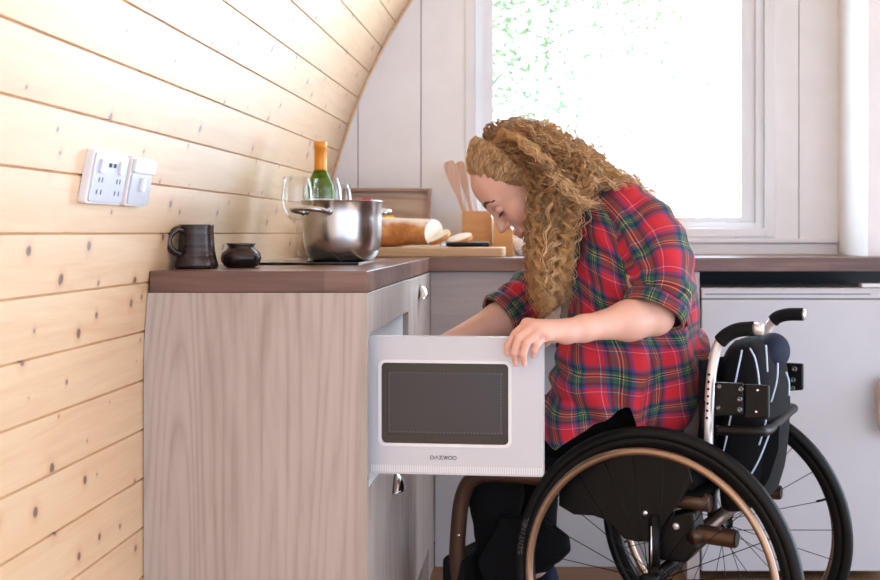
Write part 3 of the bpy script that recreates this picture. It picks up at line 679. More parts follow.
# utensil holder
ux0, ux1, uy0, uy1, uz = XW(462, 3.7), XW(491.5, 3.7), 3.70*K, 3.70*K+.085, ZW(211, 3.7)
mb = MB(); t_ = .008
mb.box(ux0, ux1, uy0, uy1, TOP+.0003, TOP+.008); mb.box(ux0, ux1, uy0, uy0+t_, TOP+.0085, uz); mb.box(ux0, ux1, uy1-t_, uy1, TOP+.0085, uz); mb.box(ux0, ux0+t_, uy0+t_+.0002, uy1-t_-.0002, TOP+.0085, uz); mb.box(ux1-t_, ux1, uy0+t_+.0002, uy1-t_-.0002, TOP+.0085, uz)
o = obj('utensil_holder', mb, M['bamboo'], weld=False); tag(o, 'square bamboo utensil holder with wooden spatulas in it', 'holder')
def spatula(b, tp, w0, w1, mat, label, slot=False):
    b, tp = Vector(b), Vector(tp); d = (tp-b); L = d.length; d.normalize(); sd = Vector((d.z, 0, -d.x)).normalized()
    prof = [(0, w0), (.55, w0), (.64, w0*1.3), (.74, w1*.8), (.84, w1), (.95, w1), (.985, w1*.85), (1, w1*.55)]
    left = [(t*L, -w) for t, w in prof]; right = [(t*L, w) for t, w in reversed(prof)]
    fn = lambda u, v, t: b+d*u+sd*v+Vector((0, t, 0))
    if slot:
        o = obj('spatula', MB().prism([q for q in left]+right, fn, -.002, .002), mat, bevel=.001)
    else: o = obj('spatula', MB().prism(left+right, fn, -.003, .003), mat, bevel=.0015)
    tag(o, label, 'utensil', 'utensils in the bamboo holder')
um = (uy0+uy1)/2
spatula((XW(477, 3.73), um-.018, TOP+.012), (XW(448.5, 3.73), um-.012, ZW(161, 3.73)), .0075, .020, M['spatula'], 'leftmost and broadest wooden spatula in the bamboo holder')
spatula((XW(481, 3.73), um+.004, TOP+.012), (XW(459, 3.73), um+.008, ZW(161, 3.73)), .006, .015, M['spatula'], 'slimmer wooden spatula just right of the broadest one')
spatula((XW(484, 3.73), um+.022, TOP+.012), (XW(468, 3.73), um+.024, ZW(156, 3.73)), .005, .016, M['whitep'], 'white spatula, rightmost in the bamboo holder')
# knife block behind
kx0, kx1 = XW(493.5, 3.66), XW(513, 3.66)
o = obj('knife_block', MB().prism([(kx0, TOP+.0003), (kx1, TOP+.0003), (kx1, ZW(230, 3.66)), (kx0+.012, ZW(216, 3.66)), (kx0, ZW(216, 3.66))], lambda u, v, t: (u, t, v), 3.655*K, 3.655*K+.10), M['bamboo'], bevel=.002)
tag(o, 'low bamboo block with a sloping top by the face', 'block')
rd = random.Random(4); rows = []
for i in range(14):
    t = i/13; rr = .034*(math.sin(PI*(.2+.72*t)))
    rows.append([(XW(524, 3.66)+math.cos(a)*rr*(1+.22*math.sin(5*a+6*t)), 3.66*K+.03+math.sin(a)*rr*.8*(1+.2*math.sin(4*a-5*t)), TOP+.0003+.062*t) for a in [2*PI*j/30 for j in range(30)]])
o = obj('bright_patch_paper', MB().grid(rows, True, True, True), M['paper'], smooth=True); tag(o, 'added crumpled white paper standing for a bright patch below the face', 'paper')  # white shape added for a bright patch on the worktop

# ------------------------------------------------------------------ wheelchair
CH = Vector((.328, 2.386, 0)); th_ = math.atan2(.217, .428)
FW = Vector((-math.cos(th_), math.sin(th_), 0)); LF = Vector((-math.sin(th_), -math.cos(th_), 0)); UP = Vector((0, 0, 1))
def Wc(f, l, z): return CH+FW*f+LF*l+UP*z
def R(px, py, l):
    """point where the sight line of a pixel meets the chair's lengthwise plane at lateral offset l"""
    d = Vector(((px-544)/F, K, (233-py)/F)); o = Vector((0, 0, EYE)); n = LF
    t = (l-(o-CH).dot(n))/d.dot(n); return o+d*t
chair = thing('wheelchair', 'black manual wheelchair with bronze push rings that the person sits in', 'wheelchair', CH)
def wheel(side):
    c_ = Wc(0, .236*side, .3155); cam_ = math.radians(2.5); ax = (LF*side*math.cos(cam_)+UP*math.sin(cam_)).normalized()
    wh = part_empty('wheel', chair, c_); Rt = .3155
    # tyre: round section
    def tor(name, R0, rw, rt, off, mat, n=16, seg=140):
        mb = MB(); prof = [(R0+rt*math.cos(a), off+rw*math.sin(a)) for a in [2*PI*k/n for k in range(n)]]
        mb.lathe(prof, c_, ax, seg, True); return obj(name, mb, mat, wh, smooth=True)
    ty = tor('tyre', Rt-.0135, .0135, .0135, 0, M['rubber'])
    mb = MB(); Ri = Rt-.027
    mb.lathe([(Ri+.003, -.010), (Ri+.003, .010), (Ri-.004, .011), (Ri-.016, .006), (Ri-.018, 0), (Ri-.016, -.006), (Ri-.004, -.011)], c_, ax, 120, True); obj('rim', mb, M['black'], wh, smooth=True, angle=40)
    hr = tor('push_ring', .268, .0085, .0085, .030, M['copper'])
    e1 = ax.cross(UP).normalized(); e2 = e1.cross(ax)
    def pt(a, r, o): return c_+(e1*math.cos(a)+e2*math.sin(a))*r+ax*o
    mb = MB()
    for k in range(6): obj('ring_tab', MB().tube([pt(k*PI/3+.3, .268, .03), pt(k*PI/3+.3, Ri-.012, .002)], .003, 6), M['black'], wh, smooth=True)
    obj('hub', MB().lathe([(0, -.035), (.02, -.035), (.022, -.028), (.012, -.024), (.012, .020), (.022, .024), (.020, .030), (.008, .040), (0, .041)], c_, ax, 32), M['black'], wh, smooth=True, angle=40)
    for k in range(24):
        a = 2*PI*k/24+.08; s2 = 1 if k % 2 else -1
        obj('spoke', MB().tube([pt(a+.25*s2*(1 if k % 4 < 2 else -1), .020, .026*s2*.9), pt(a, Ri-.016, 0)], .0010, 5), M['black'], wh, smooth=True)
    # valve
    obj('valve', MB().tube([pt(.35, Ri-.018, 0), pt(.35, Ri-.042, 0)], .0028, 8), M['black'], wh, smooth=True)
    if side == 1:
        # raised word on the side wall of the tyre, reading round the rim
        def tp(u, v, t):
            a = PI-.06-u/(Rt-.012); r = Rt-.0185+v
            return c_+(e1*math.cos(a)*sg+e2*math.sin(a))*r+ax*(.0137*math.sqrt(max(.05, 1-((r-(Rt-.0135))/.0135)**2))+t*.6)
        sg = 1 if (pt(PI, .3, 0)-c_).x < 0 else -1
        strokes(ty, 'tyre_lettering', M['silverink'], 'SENTINeL', .0075, .0085, .0032, tp, .0013, 0, 0)
    return wh
wheel(1); wheel(-1)
# axle and hangers
obj('axle', MB().tube([Wc(0, .20, .317), Wc(0, -.20, .317)], .014, 16), M['black'], chair, smooth=True)
for s in (1, -1):
    obj('axle_post', MB().tube([Wc(.01, .195*s, .30), Wc(.01, .195*s, .44)], .0125, 14), M['black'], chair, smooth=True)
    obj('post_strip', MB().tube([Wc(.012, .208*s, .31), Wc(.012, .208*s, .42)], .0022, 6), M['chrome'], chair, smooth=True)
# side guard
gp = [(560, 505), (560, 480), (580, 462), (610, 449), (640, 446), (668, 450), (688, 462), (694, 482), (671, 515), (653, 541), (637, 541), (625, 538), (616, 527), (606, 519), (594, 515), (575, 514)]
def guard(side):
    base = [R(px, py, .19) for px, py in gp]; fz = [((p-CH).dot(FW), p.z) for p in base]
    g = obj('side_guard', MB().prism(fz, lambda f, z, t: Wc(f, side*(.193+t), z), 0, .004), M['black'], chair, bevel=.002)
    p = R(645, 513, .198); f = (p-CH).dot(FW)
    obj('bolt', MB().lathe([(0, .004), (.006, .003), (.007, 0), (0, 0)], Wc(f, side*.1975, p.z), LF*side, 16), M['chrome'], g, smooth=True)
    obj('washer', MB().lathe([(.0115, 0), (.0125, .0015), (.0135, 0)], Wc(f, side*.1975, p.z), LF*side, 24), M['black'], g, smooth=True)
guard(1); guard(-1)
# frame tubes: seat rail, front bend, down to the foot plate
for s in (1, -1):
    a = .195*s
    pts = spline([Wc(-.10, a*.83, .470), Wc(.10, a*.83, .475), Wc(.26, a*.88, .485), Wc(.395, a, .487), Wc(.45, a, .470), Wc(.478, a, .425), Wc(.490, a, .34), Wc(.495, a*.97, .24), Wc(.495, a*.8, .13)], 6)
    obj('frame_tube', MB().tube(pts, .0185, 20), M['bronze'], chair, smooth=True)
    obj('caster_stem', MB().tube([Wc(.43, a*.7, .40), Wc(.43, a*.7, .13)], .013, 12), M['black'], chair, smooth=True)
    cf = obj('caster_wheel', MB().lathe([(.02, -.012), (.050, -.014), (.060, -.008), (.0625, 0), (.060, .008), (.050, .014), (.02, .012)], Wc(.40, a*.7, .063), LF, 40, True), M['rubber'], chair, smooth=True)
    obj('caster_fork', MB().tube([Wc(.43, a*.7, .14), Wc(.43, a*.7+.022*s, .12), Wc(.40, a*.7+.022*s, .063)], .007, 8), M['black'], chair, smooth=True)
    obj('frame_clamp', MB().tube([R(452 if s == 1 else 452, 521, .195)-FW*.01, R(452, 521, .195)], .001, 6), M['chrome'], chair) if 0 else None
obj('frame_screw', MB().ball(R(459, 535, .215), .004, 10, 8), M['chrome'], chair, smooth=True)
def lbox(f0, f1, l0, l1, z0, z1):
    mb = MB(); return mb.add([Wc(f, l, z) for f in (f0, f1) for l in (l0, l1) for z in (z0, z1)], [(0, 1, 3, 2), (4, 6, 7, 5), (0, 4, 5, 1), (2, 3, 7, 6), (0, 2, 6, 4), (1, 5, 7, 3)])
obj('foot_plate', lbox(.33, .56, -.17, .17, .115, .13), M['black'], chair, bevel=.004)
obj('calf_box', lbox(.470, .530, -.205, .205, .135, .285), M['fabric'], chair, bevel=.012, seg=3)
obj('leg_strap', MB().prism([((p-CH).dot(FW), p.z) for p in [R(x, y, .16) for x, y in ((505, 515), (546, 516), (557, 527), (569, 536), (571, 551), (561, 561), (540, 572), (492, 590), (480, 560))]], lambda f, z, t: Wc(f, .16+t, z), -.008, .02), M['fabric'], chair, bevel=.008, seg=3)
obj('seat_base', lbox(-.09, .36, -.175, .175, .478, .49), M['fabric'], chair, bevel=.004)
obj('cushion', lbox(-.07, .38, -.178, .178, .4905, .535), M['fabric'], chair, bevel=.016, seg=3)
# backrest sling
rows = []
for i in range(14):
    z = .53+.235*i/13
    rows.append([Wc(-.075-.035*math.cos(PI*l/.36), l, z) for l in np.linspace(-.165, .165, 17)])
obj('backrest', MB().grid(rows, False), M['fabric'], chair, smooth=True, solid=.008)
# back posts with push handles
def post(side, name_pts, grip_pts, cap):
    l = .17*side
    pts = [R(x, y, l) for x, y in name_pts]
    p = obj('back_post', MB().tube(spline(pts, 6), .0105, 18), M['satin'], chair, smooth=True)
    g = obj('push_handle', MB().tube(spline([R(x, y, l) for x, y in grip_pts], 6), .0150, 18), M['foam'], chair, smooth=True)
    a, b = R(*cap[0], l), R(*cap[1], l)
    obj('end_cap', MB().tube([a, b], .0125, 16), M['satin'], g, smooth=True)
    return p
p1 = post(1, [(708, 452), (709, 412), (711, 380), (713.5, 362), (718, 345), (727, 335), (738, 330), (752, 328.5)], [(720, 341.5), (727, 335), (738, 330), (754, 328.5)], ((754, 328.5), (763, 329)))
p2 = post(-1, [(758, 460), (760, 380), (762, 345), (767, 330), (774, 320), (782, 316), (800, 314.5)], [(773, 321), (778, 317), (788, 314.5), (803, 314.3)], ((803, 314.3), (805.5, 314.5)))
for k in range(7):
    q = R(710.5-(k*.35), 374+k*7.2, .17)+LF*.0100
    obj('adjustment_hole', MB().lathe([(0, .0012), (.0026, .0010), (.003, 0)], q, (LF*.9-FW*.0+UP*0), 12), M['black'], p1, smooth=True)
obj('lower_post', MB().tube([R(706.5, 400, .165), R(704, 450, .165)], .014, 14), M['black'], chair, smooth=True)
obj('lower_post', MB().tube([R(757, 400, -.165), R(755, 460, -.165)], .014, 14), M['black'], chair, smooth=True)
# bracket plates for the push handles
def bracket(l, x0, x1, y0, y1, bolts, t=.006):
    cs = [R(x, y, l) for x, y in ((x0, y1), (x1, y1-1), (x1, y0+1), (x0, y0))]
    fz = [((p-CH).dot(FW), p.z) for p in cs]
    b = obj('bracket_plate', MB().prism(fz, lambda f, z, t_: Wc(f, l+t_, z), -t, t), M['black'], chair, bevel=.004, seg=3)
    for x, y, m, r in bolts:
        q = R(x, y, l+t); obj('bolt', MB().lathe([(0, .003), (r*.5, .003), (r*.55, .0045), (r, .003), (r*1.1, 0), (0, 0)], q, LF, 16), M[m], b, smooth=True)
bracket(.187, 714.5, 742, 381, 416, [(719.5, 386.5, 'bolt', .0045), (718.5, 407.5, 'bolt', .0045), (741, 389, 'bolt', .0055), (740, 399, 'bolt', .0055), (740, 409.5, 'bolt', .0055)])if 0 else None
M['bolt'] = plain('dark_bolt_metal', (.22, .22, .23, 1), .3, 1.0)
bracket(.187, 715, 744, 382, 416, [(719.5, 386.5, 'bolt', .0045), (718.5, 407.5, 'bolt', .0045), (741, 389, 'bolt', .0055), (740, 399, 'bolt', .0055), (740, 409.5, 'bolt', .0055)])
bracket(.180, 745, 769.5, 384, 419, [(758, 390, 'chrome', .0028), (756.5, 411.5, 'chrome', .0028)])
bracket(-.175, 786, 803.5, 362.5, 391, [(794.5, 369, 'bolt', .006), (793, 380, 'bolt', .006), (793, 388, 'bolt', .005)])
# rigidising bar round the back
obj('rear_bar', MB().tube(spline([R(717, 430, .185), R(735, 431, .185), R(756, 431.5, .185), R(768, 430, .15), R(779, 421, .03), R(790, 411, -.10), R(793, 408, -.16), R(780, 407, -.185), R(765, 407, -.185)], 6), .0105, 16), M['black'], chair, smooth=True)
# frame block and anti-tip stubs
obj('frame_block', MB().prism([((p-CH).dot(FW), p.z) for p in [R(x, y, .15) for x, y in ((655, 520), (672, 513), (698, 508), (702, 545), (690, 560), (660, 556))]], lambda f, z, t: Wc(f, .15+t, z), -.03, .03), M['black'], chair, bevel=.006)
obj('block_bolt', MB().lathe([(0, .004), (.006, .004), (.008, 0), (0, 0)], R(676, 526, .182), LF, 16), M['satin'], chair, smooth=True)
def stub(px0, py0, px1, py1, l, r=.019):
    a, b = R(px0, py0, l), R(px1, py1, l); st = obj('tube_stub', MB().tube([a, b], r, 24), M['bronze'], chair, smooth=True, angle=60)
    obj('stub_cap', MB().tube([b, b+(b-a).normalized()*.003], r*.88, 24), M['black'], st, smooth=True, angle=60)
stub(690, 532, 736, 539, .15); stub(745, 489, 780, 492.5, -.16, .017)
obj('cross_tube', MB().tube([Wc(-.07, .18, .40), Wc(-.07, -.18, .40)], .0155, 16), M['bronze'], chair, smooth=True)
# small key ring hanging at the back
kc = R(781, 444.5, -.10); obj('ring_pull', MB().tube([kc+FW*.007*math.cos(a)+UP*.009*math.sin(a) for a in np.linspace(0, 2*PI, 20)], .0012, 6, False), M['chrome'], chair, smooth=True)
obj('ring_cord', MB().tube([kc+UP*.008, R(781, 433, -.10)], .0012, 6), M['black'], chair, smooth=True)

# backpack on the back of the chair
bp = thing('backpack', 'black backpack with pale piping hanging on the back of the wheelchair', 'bag', Wc(-.15, 0, .50))
rows = []; NJ = 48
tab = [(.440, -.135, .030, .09), (.452, -.14, .046, .115), (.50, -.145, .055, .128), (.58, -.150, .060, .132), (.66, -.150, .060, .132), (.72, -.148, .057, .128), (.765, -.145, .050, .118), (.790, -.14, .036, .10), (.802, -.135, .018, .06)]
zs = np.linspace(.44, .802, 40); cf_ = np.interp(zs, [t[0] for t in tab], [t[1] for t in tab]); ca = np.interp(zs, [t[0] for t in tab], [t[2] for t in tab]); cb_ = np.interp(zs, [t[0] for t in tab], [t[3] for t in tab])
def sq(a, e): return math.copysign(abs(a)**e, a)
for z, f, a_, b_ in zip(zs, cf_, ca, cb_):
    rows.append([Wc(f+a_*sq(math.cos(t), .7)+.004*noise.noise((t*2, z*14, 1)), b_*sq(math.sin(t), .6), z+.05*(f+a_*math.cos(t)+.14)*0-.25*(-(a_*math.cos(t)))*-1) for t in [2*PI*j/NJ for j in range(NJ)]])
obj('bag_body', MB().grid(rows, True, True, True), M['fabric'], bp, smooth=True)
obj('top_roll', MB().ball(R(772, 352, -.02), (.036, .075, .042), 24, 14, M=Matrix(((FW.x, LF.x, 0), (FW.y, LF.y, 0), (0, 0, 1)))), M['navy'], bp, smooth=True)
def pipe(pl, l): obj('piping', MB().tube(spline([R(x, y, l) for x, y in pl], 6), .0019, 8), M['piping'], bp, smooth=True)
pipe([(742, 350), (739, 365), (735, 385), (733, 405), (729, 425), (725, 445), (720, 462)], .137)
pipe([(750, 348), (755, 358), (758, 372), (759.5, 386)], .137)
pipe([(766, 345), (767, 362), (767.5, 372)], .10); pipe([(778, 363), (777, 380), (773, 396), (771, 402)], .09)
pipe([(786, 372), (789, 382), (789, 396)], .03)
pipe([(766, 420), (763, 433), (759, 445)], .134); pipe([(770, 432), (764, 448), (758, 462), (749, 478)], .134)
obj('side_flap', MB().prism([((p-CH).dot(FW), p.z) for p in [R(x, y, .10) for x, y in ((768, 434), (780, 425), (779, 450), (770, 478), (756, 500), (745, 492))]], lambda f, z, t: Wc(f, .10+t, z), -.004, .004), M['fabric'], bp, bevel=.002)

# ------------------------------------------------------------------ person: one continuous body grown from a distance field
HH = P(523, 179, 2.57); yaw = math.radians(7); pit = math.radians(50)
hf = Vector((-math.cos(pit)*math.cos(yaw), -math.cos(pit)*math.sin(yaw), -math.sin(pit)))
hl = Vector((math.sin(yaw), -math.cos(yaw), 0)); hu = hf.cross(hl)
HS = 1.06
def Hd(x, y, z): return HH+(hf*x+hl*y+hu*z)*HS
HM = np.array([list(hf), list(hl), list(hu)])
class SDF:
    def __init__(s, lo, hi, h):
        s.lo = np.array(lo, float); s.h = h; s.n = np.ceil((np.array(hi)-s.lo)/h).astype(int)+1
        s.D = np.full(s.n, .2, np.float32)
    def sub(s, lo, hi):
        a = np.clip(((np.array(lo)-s.lo)/s.h).astype(int)-1, 0, s.n-1); b = np.clip(((np.array(hi)-s.lo)/s.h).astype(int)+2, 1, s.n)
        sl = tuple(slice(i, j) for i, j in zip(a, b))
        ax = [s.lo[k]+s.h*np.arange(a[k], b[k]) for k in range(3)]
        return sl, np.stack(np.meshgrid(*ax, indexing='ij'), -1).astype(np.float32)
    def put(s, prims, k=.01, kj=None, op='u'):
        """prims: ('c', p0, p1, r0, r1) cones, ('e', centre, radii, rows of axes) ellipsoids; smooth-merged with each other, then into the body"""
        kj = k if kj is None else kj; m = .03
        lo = np.min([np.minimum(np.array(p[1])-max(p[3:5]), np.array(p[2])-max(p[3:5])) if p[0] == 'c' else np.array(p[1])-max(p[2]) for p in prims], 0)-m
        hi = np.max([np.maximum(np.array(p[1])+max(p[3:5]), np.array(p[2])+max(p[3:5])) if p[0] == 'c' else np.array(p[1])+max(p[2]) for p in prims], 0)+m
        sl, X = s.sub(lo, hi); G = None
        for p in prims:
            if p[0] == 'c':
                a, b = np.array(p[1], np.float32), np.array(p[2], np.float32); ab = b-a; t = np.clip(((X-a)@ab)/max(1e-9, float(ab@ab)), 0, 1)
                d = np.linalg.norm(X-a-t[..., None]*ab, axis=-1)-(p[3]+(p[4]-p[3])*t)
            else:
                q = X-np.array(p[1], np.float32); q = q@np.array(p[3], np.float32).T if len(p) > 3 else q; r = np.array(p[2], np.float32)
                k0 = np.linalg.norm(q/r, axis=-1); k1 = np.linalg.norm(q/(r*r), axis=-1)+1e-6; d = k0*(k0-1)/k1
            G = d if G is None else smin(G, d, k)
        s.D[sl] = smin(s.D[sl], G, kj) if op == 'u' else -smin(-s.D[sl], G, kj)
def smin(a, b, k):
    h = np.maximum(k-np.abs(a-b), 0)/k; return np.minimum(a, b)-h*h*k*.25
def nets(S):
    D = S.D; s = D < 0; n = np.array(D.shape)
    c = np.zeros(tuple(n-1), np.int8)
    for dx in (0, 1):
        for dy in (0, 1):
            for dz in (0, 1): c += s[dx:n[0]-1+dx, dy:n[1]-1+dy, dz:n[2]-1+dz]
    act = (c > 0) & (c < 8); ids = np.full(act.shape, -1, np.int64); I = np.argwhere(act); ids[act] = np.arange(len(I))
    acc = np.zeros((len(I), 3)); cnt = np.zeros(len(I)); cor = [(a, b, d) for a in (0, 1) for b in (0, 1) for d in (0, 1)]
    for p in cor:
        for ax in range(3):
            if p[ax] == 0:
                q = list(p); q[ax] = 1; A = D[tuple((I+p).T)]; B = D[tuple((I+q).T)]; m = (A < 0) != (B < 0)
                t = A/(A-B+1e-12); pt_ = np.tile(np.array(p, float), (len(I), 1)); pt_[:, ax] = t
                acc[m] += pt_[m]; cnt[m] += 1
    V = S.lo+S.h*(I+acc/cnt[:, None]); Q = []
    for ax in range(3):
        u, v = [(1, 2), (2, 0), (0, 1)][ax]
        a = [slice(None)]*3; b = [slice(None)]*3; a[ax] = slice(0, -1); b[ax] = slice(1, None)
        E = np.argwhere(s[tuple(a)] != s[tuple(b)]); ok = (E[:, u] > 0) & (E[:, v] > 0) & (E[:, u] < n[u]-1) & (E[:, v] < n[v]-1); E = E[ok]
        fl = s[tuple(E.T)]
        def g(du, dv):
            e = E.copy(); e[:, u] -= du; e[:, v] -= dv; return ids[tuple(e.T)]
        q = np.stack([g(1, 1), g(0, 1), g(0, 0), g(1, 0)], 1); q[~fl] = q[~fl][:, ::-1]; Q.append(q)
    return V, np.concatenate(Q)
def relax(V, Q, it, lam=.5):
    e = np.concatenate([Q[:, [0, 1]], Q[:, [1, 2]], Q[:, [2, 3]], Q[:, [3, 0]]])
    for _ in range(it):
        A = np.zeros_like(V); c = np.zeros(len(V))
        for i, j in ((0, 1), (1, 0)):
            for k in range(3): A[:, k] += np.bincount(e[:, i], V[e[:, j], k], len(V))
            c += np.bincount(e[:, i], minlength=len(V))
        V = V+lam*(A/c[:, None]-V)
    return V
def np_mesh(name, V, Q, mat, parent=None, tint=None):
    me = bpy.data.meshes.new(name); me.vertices.add(len(V)); me.vertices.foreach_set('co', np.asarray(V, np.float32).ravel())
    k = Q.shape[1]; me.loops.add(Q.size); me.loops.foreach_set('vertex_index', Q.ravel().astype(np.int32)); me.polygons.add(len(Q))
    me.polygons.foreach_set('loop_start', np.arange(0, Q.size, k, dtype=np.int32)); me.polygons.foreach_set('loop_total', np.full(len(Q), k, np.int32))
    me.update(calc_edges=True); me.shade_smooth(); me.materials.append(mat)
    if tint is not None:
        a = me.color_attributes.new('tint', 'FLOAT_COLOR', 'POINT'); a.data.foreach_set('color', np.c_[tint, np.ones(len(V))].astype(np.float32).ravel())
    return link(name, me, parent)

person = thing('person', 'person with long curly blond hair in a red tartan shirt, leaning forward in the wheelchair', 'person', Wc(.02, 0, 0))
# joints
SHL = P(630, 215, 2.49); EL = P(655, 316, 2.36); WL = P(566, 331.5, 2.235)
SHR = P(596, 236, 2.80); ER = P(527, 308, 2.74); WR = P(434, 350, 2.58)
NB = P(590, 208, 2.60); HIP = Wc(.085, 0, .60)
S = SDF((-.48, 1.93, .12), (.50, 2.90, 1.36), .003)
v = lambda *a: np.array(Vector(a))
mid = (SHL+SHR)/2; chest = (mid+HIP*.55)/1.55
S.put([('c', HIP, chest, .115, .11), ('c', chest, mid-UP*.03, .11, .085), ('c', mid-UP*.01, NB, .07, .05), ('c', Wc(.08, .06, .585), Wc(.08, -.06, .585), .08, .08)], .06)
knee = [Wc(.45, .105*s, .548) for s in (1, -1)]; ank = [Wc(.435, .10*s, .19) for s in (1, -1)]
for i, s in enumerate((1, -1)):
    S.put([('c', Wc(.09, .085*s, .59), knee[i], .070, .050), ('c', knee[i], ank[i], .046, .034)], .03)
    S.put([('c', ank[i]-UP*.0, Wc(.46, .10*s, .150), .034, .024), ('c', Wc(.44, .10*s, .150), Wc(.55, .105*s, .146), .026, .018)], .02)
S.put([('c', mid+(SHL-mid)*.55, SHL, .058, .050), ('c', SHL, EL, .049, .036)], .03)
S.put([('c', EL, EL.lerp(WL, .3), .0375, .0385), ('c', EL.lerp(WL, .3), EL.lerp(WL, .82), .0385, .0235), ('c', EL.lerp(WL, .82), WL, .0235, .0205)], .02)
S.put([('c', mid+(SHR-mid)*.55, SHR, .058, .050), ('c', SHR, ER, .049, .036)], .03)
S.put([('c', ER, ER.lerp(WR, .3), .038, .040), ('c', ER.lerp(WR, .3), WR, .040, .021)], .02)
# left hand over the top corner of the door: knuckles, then three bones each
DY = 2.205
def hp(x, y, D): return P(x, y, D)
KN = [hp(527, 324, 2.205), hp(533.5, 325.5, 2.192), hp(540.5, 330, 2.188), hp(546, 335.5, 2.195)]
S.put([('c', WL, KN[0], .0195, .0105), ('c', WL, KN[1], .0195, .011), ('c', WL, KN[2], .0185, .0105), ('c', WL, KN[3], .017, .010), ('c', KN[0], KN[3], .009, .008)], .012, .012)
fing = [([(527, 324, 2.205), (515.5, 333.5, 2.200), (508.0, 345, 2.194), (508.0, 354, 2.198)], (.0094, .0082, .0074, .0064)),
        ([(533.5, 325.5, 2.192), (518.5, 337.5, 2.180), (514.5, 353, 2.176), (516.0, 363.5, 2.186)], (.0096, .0083, .0074, .0064)),
        ([(540.5, 330, 2.188), (526.5, 343, 2.174), (523.3, 354.5, 2.172), (524.5, 364, 2.184)], (.0092, .0080, .0072, .0062)),
        ([(546, 335.5, 2.195), (537, 344.5, 2.180), (534.5, 350.5, 2.180), (532.8, 356.5, 2.190)], (.0082, .0072, .0065, .0056))]
nails = []
for pts, rs in fing:
    q = [hp(*p) for p in pts]
    S.put([('c', q[i], q[i+1], rs[i], rs[i+1]) for i in range(3)], .002, .002)
    nails.append((q[3], q[3]-q[2]))
tb = [P(556, 331, 2.262), P(546, 340, 2.292), P(537, 349, 2.300), P(530, 354, 2.296)]
S.put([('c', WL, tb[0], .016, .014), ('c', tb[0], tb[1], .013, .0105), ('c', tb[1], tb[2], .0105, .009), ('c', tb[2], tb[3], .009, .0075)], .006, .01)
# right hand reaching into the oven
rd_ = (WR-ER).normalized(); kr = WR+rd_*.075
side = rd_.cross(UP).normalized()
for i in range(4):
    b = kr+side*(.030-.020*i)-UP*.004*abs(i-1.5); S.put([('c', WR, b, .019, .010)], .01, .012)
    m1 = b+rd_*.036-UP*.006; m2 = m1+rd_*.022-UP*.012; m3 = m2+rd_*.012-UP*.014
    S.put([('c', b, m1, .0092, .0086), ('c', m1, m2, .0086, .0077), ('c', m2, m3, .0077, .0068)], .003, .0035)
tA = WR+rd_*.03+side*.022-UP*.008; tB = tA+rd_*.032+side*.018-UP*.012; S.put([('c', WR, tA, .016, .013), ('c', tA, tB, .012, .0095), ('c', tB, tB+rd_*.024-UP*.008, .0095, .008)], .005, .01)
# neck and head
S.put([('c', NB, Hd(-.045, 0, -.055), .054, .050)], .03, .04)
def he(x, y, z, a, b, c_): return ('e', Hd(x, y, z), (a*HS, b*HS, c_*HS), HM)
def hc(p, q, r0, r1): return ('c', Hd(*p), Hd(*q), r0*HS, r1*HS)
S.put([he(-.018, 0, .032, .094, .074, .082), he(.032, 0, .036, .062, .060, .056), he(.036, 0, -.028, .055, .054, .062), he(.038, 0, -.075, .044, .044, .032)], .035, .03)
S.put([he(.070, 0, -.097, .017, .020, .014)], .02)
S.put([he(.058, .034, -.032, .026, .022, .024), he(.058, -.034, -.032, .026, .022, .024)], .02)
S.put([hc((.086, .012, .016), (.078, .040, .016), .008, .007), hc((.086, -.012, .016), (.078, -.040, .016), .008, .007)], .008, .018)
S.put([he(.093, .032, -.003, .011, .015, .010), he(.093, -.032, -.003, .011, .015, .010)], .01, .012, op='d')
S.put([hc((.088, 0, .004), (.110, 0, -.034), .0075, .0085)], .006, .014)
S.put([hc((.099, .010, -.038), (.095, .013, -.037), .0068, .006), hc((.099, -.010, -.038), (.095, -.013, -.037), .0068, .006)], .005, .006)
S.put([hc((.097, 0, -.060), (.088, .018, -.065), .0062, .0035), hc((.097, 0, -.060), (.088, -.018, -.065), .0062, .0035)], .003, .006)
S.put([hc((.094, 0, -.073), (.086, .017, -.068), .0070, .0038), hc((.094, 0, -.073), (.086, -.017, -.068), .0070, .0038)], .003, .005)
S.put([he(-.008, .072, -.008, .018, .008, .030), he(-.008, -.072, -.008, .018, .008, .030)], .01, .008)
V, Q = nets(S); V = relax(V, Q, 2)
T = np.tile(np.array([.72, .43, .33]), (len(V), 1))
def paint(c_, r, col, k=1.0, soft=.5):
    d = np.linalg.norm(V-np.array(c_), axis=1)/r; wgt = (k*np.clip((1-d)/soft, 0, 1))[:, None]; T[:] = T*(1-wgt)+np.array(col)*wgt
for sgn in (1, -1): paint(Hd(.078, .040*sgn, -.030), .034, (.74, .33, .25), .55, 1)
for a in np.linspace(-1, 1, 9):
    paint(Hd(.098-.010*a*a, .016*a, -.062), .0062, (.55, .17, .16), .85); paint(Hd(.097-.010*a*a, .014*a, -.073), .0066, (.58, .20, .18), .85)
paint(Hd(.116, 0, -.034), .016, (.76, .36, .28), .4, 1)
for kq in KN: paint(kq, .014, (.72, .33, .26), .4, 1)
for c_, d_ in nails:
    paint(c_+Vector((0, -.006, 0)), .0075, (.86, .55, .50), .8)
body = np_mesh('body', V, Q, M['skin'], person, T)
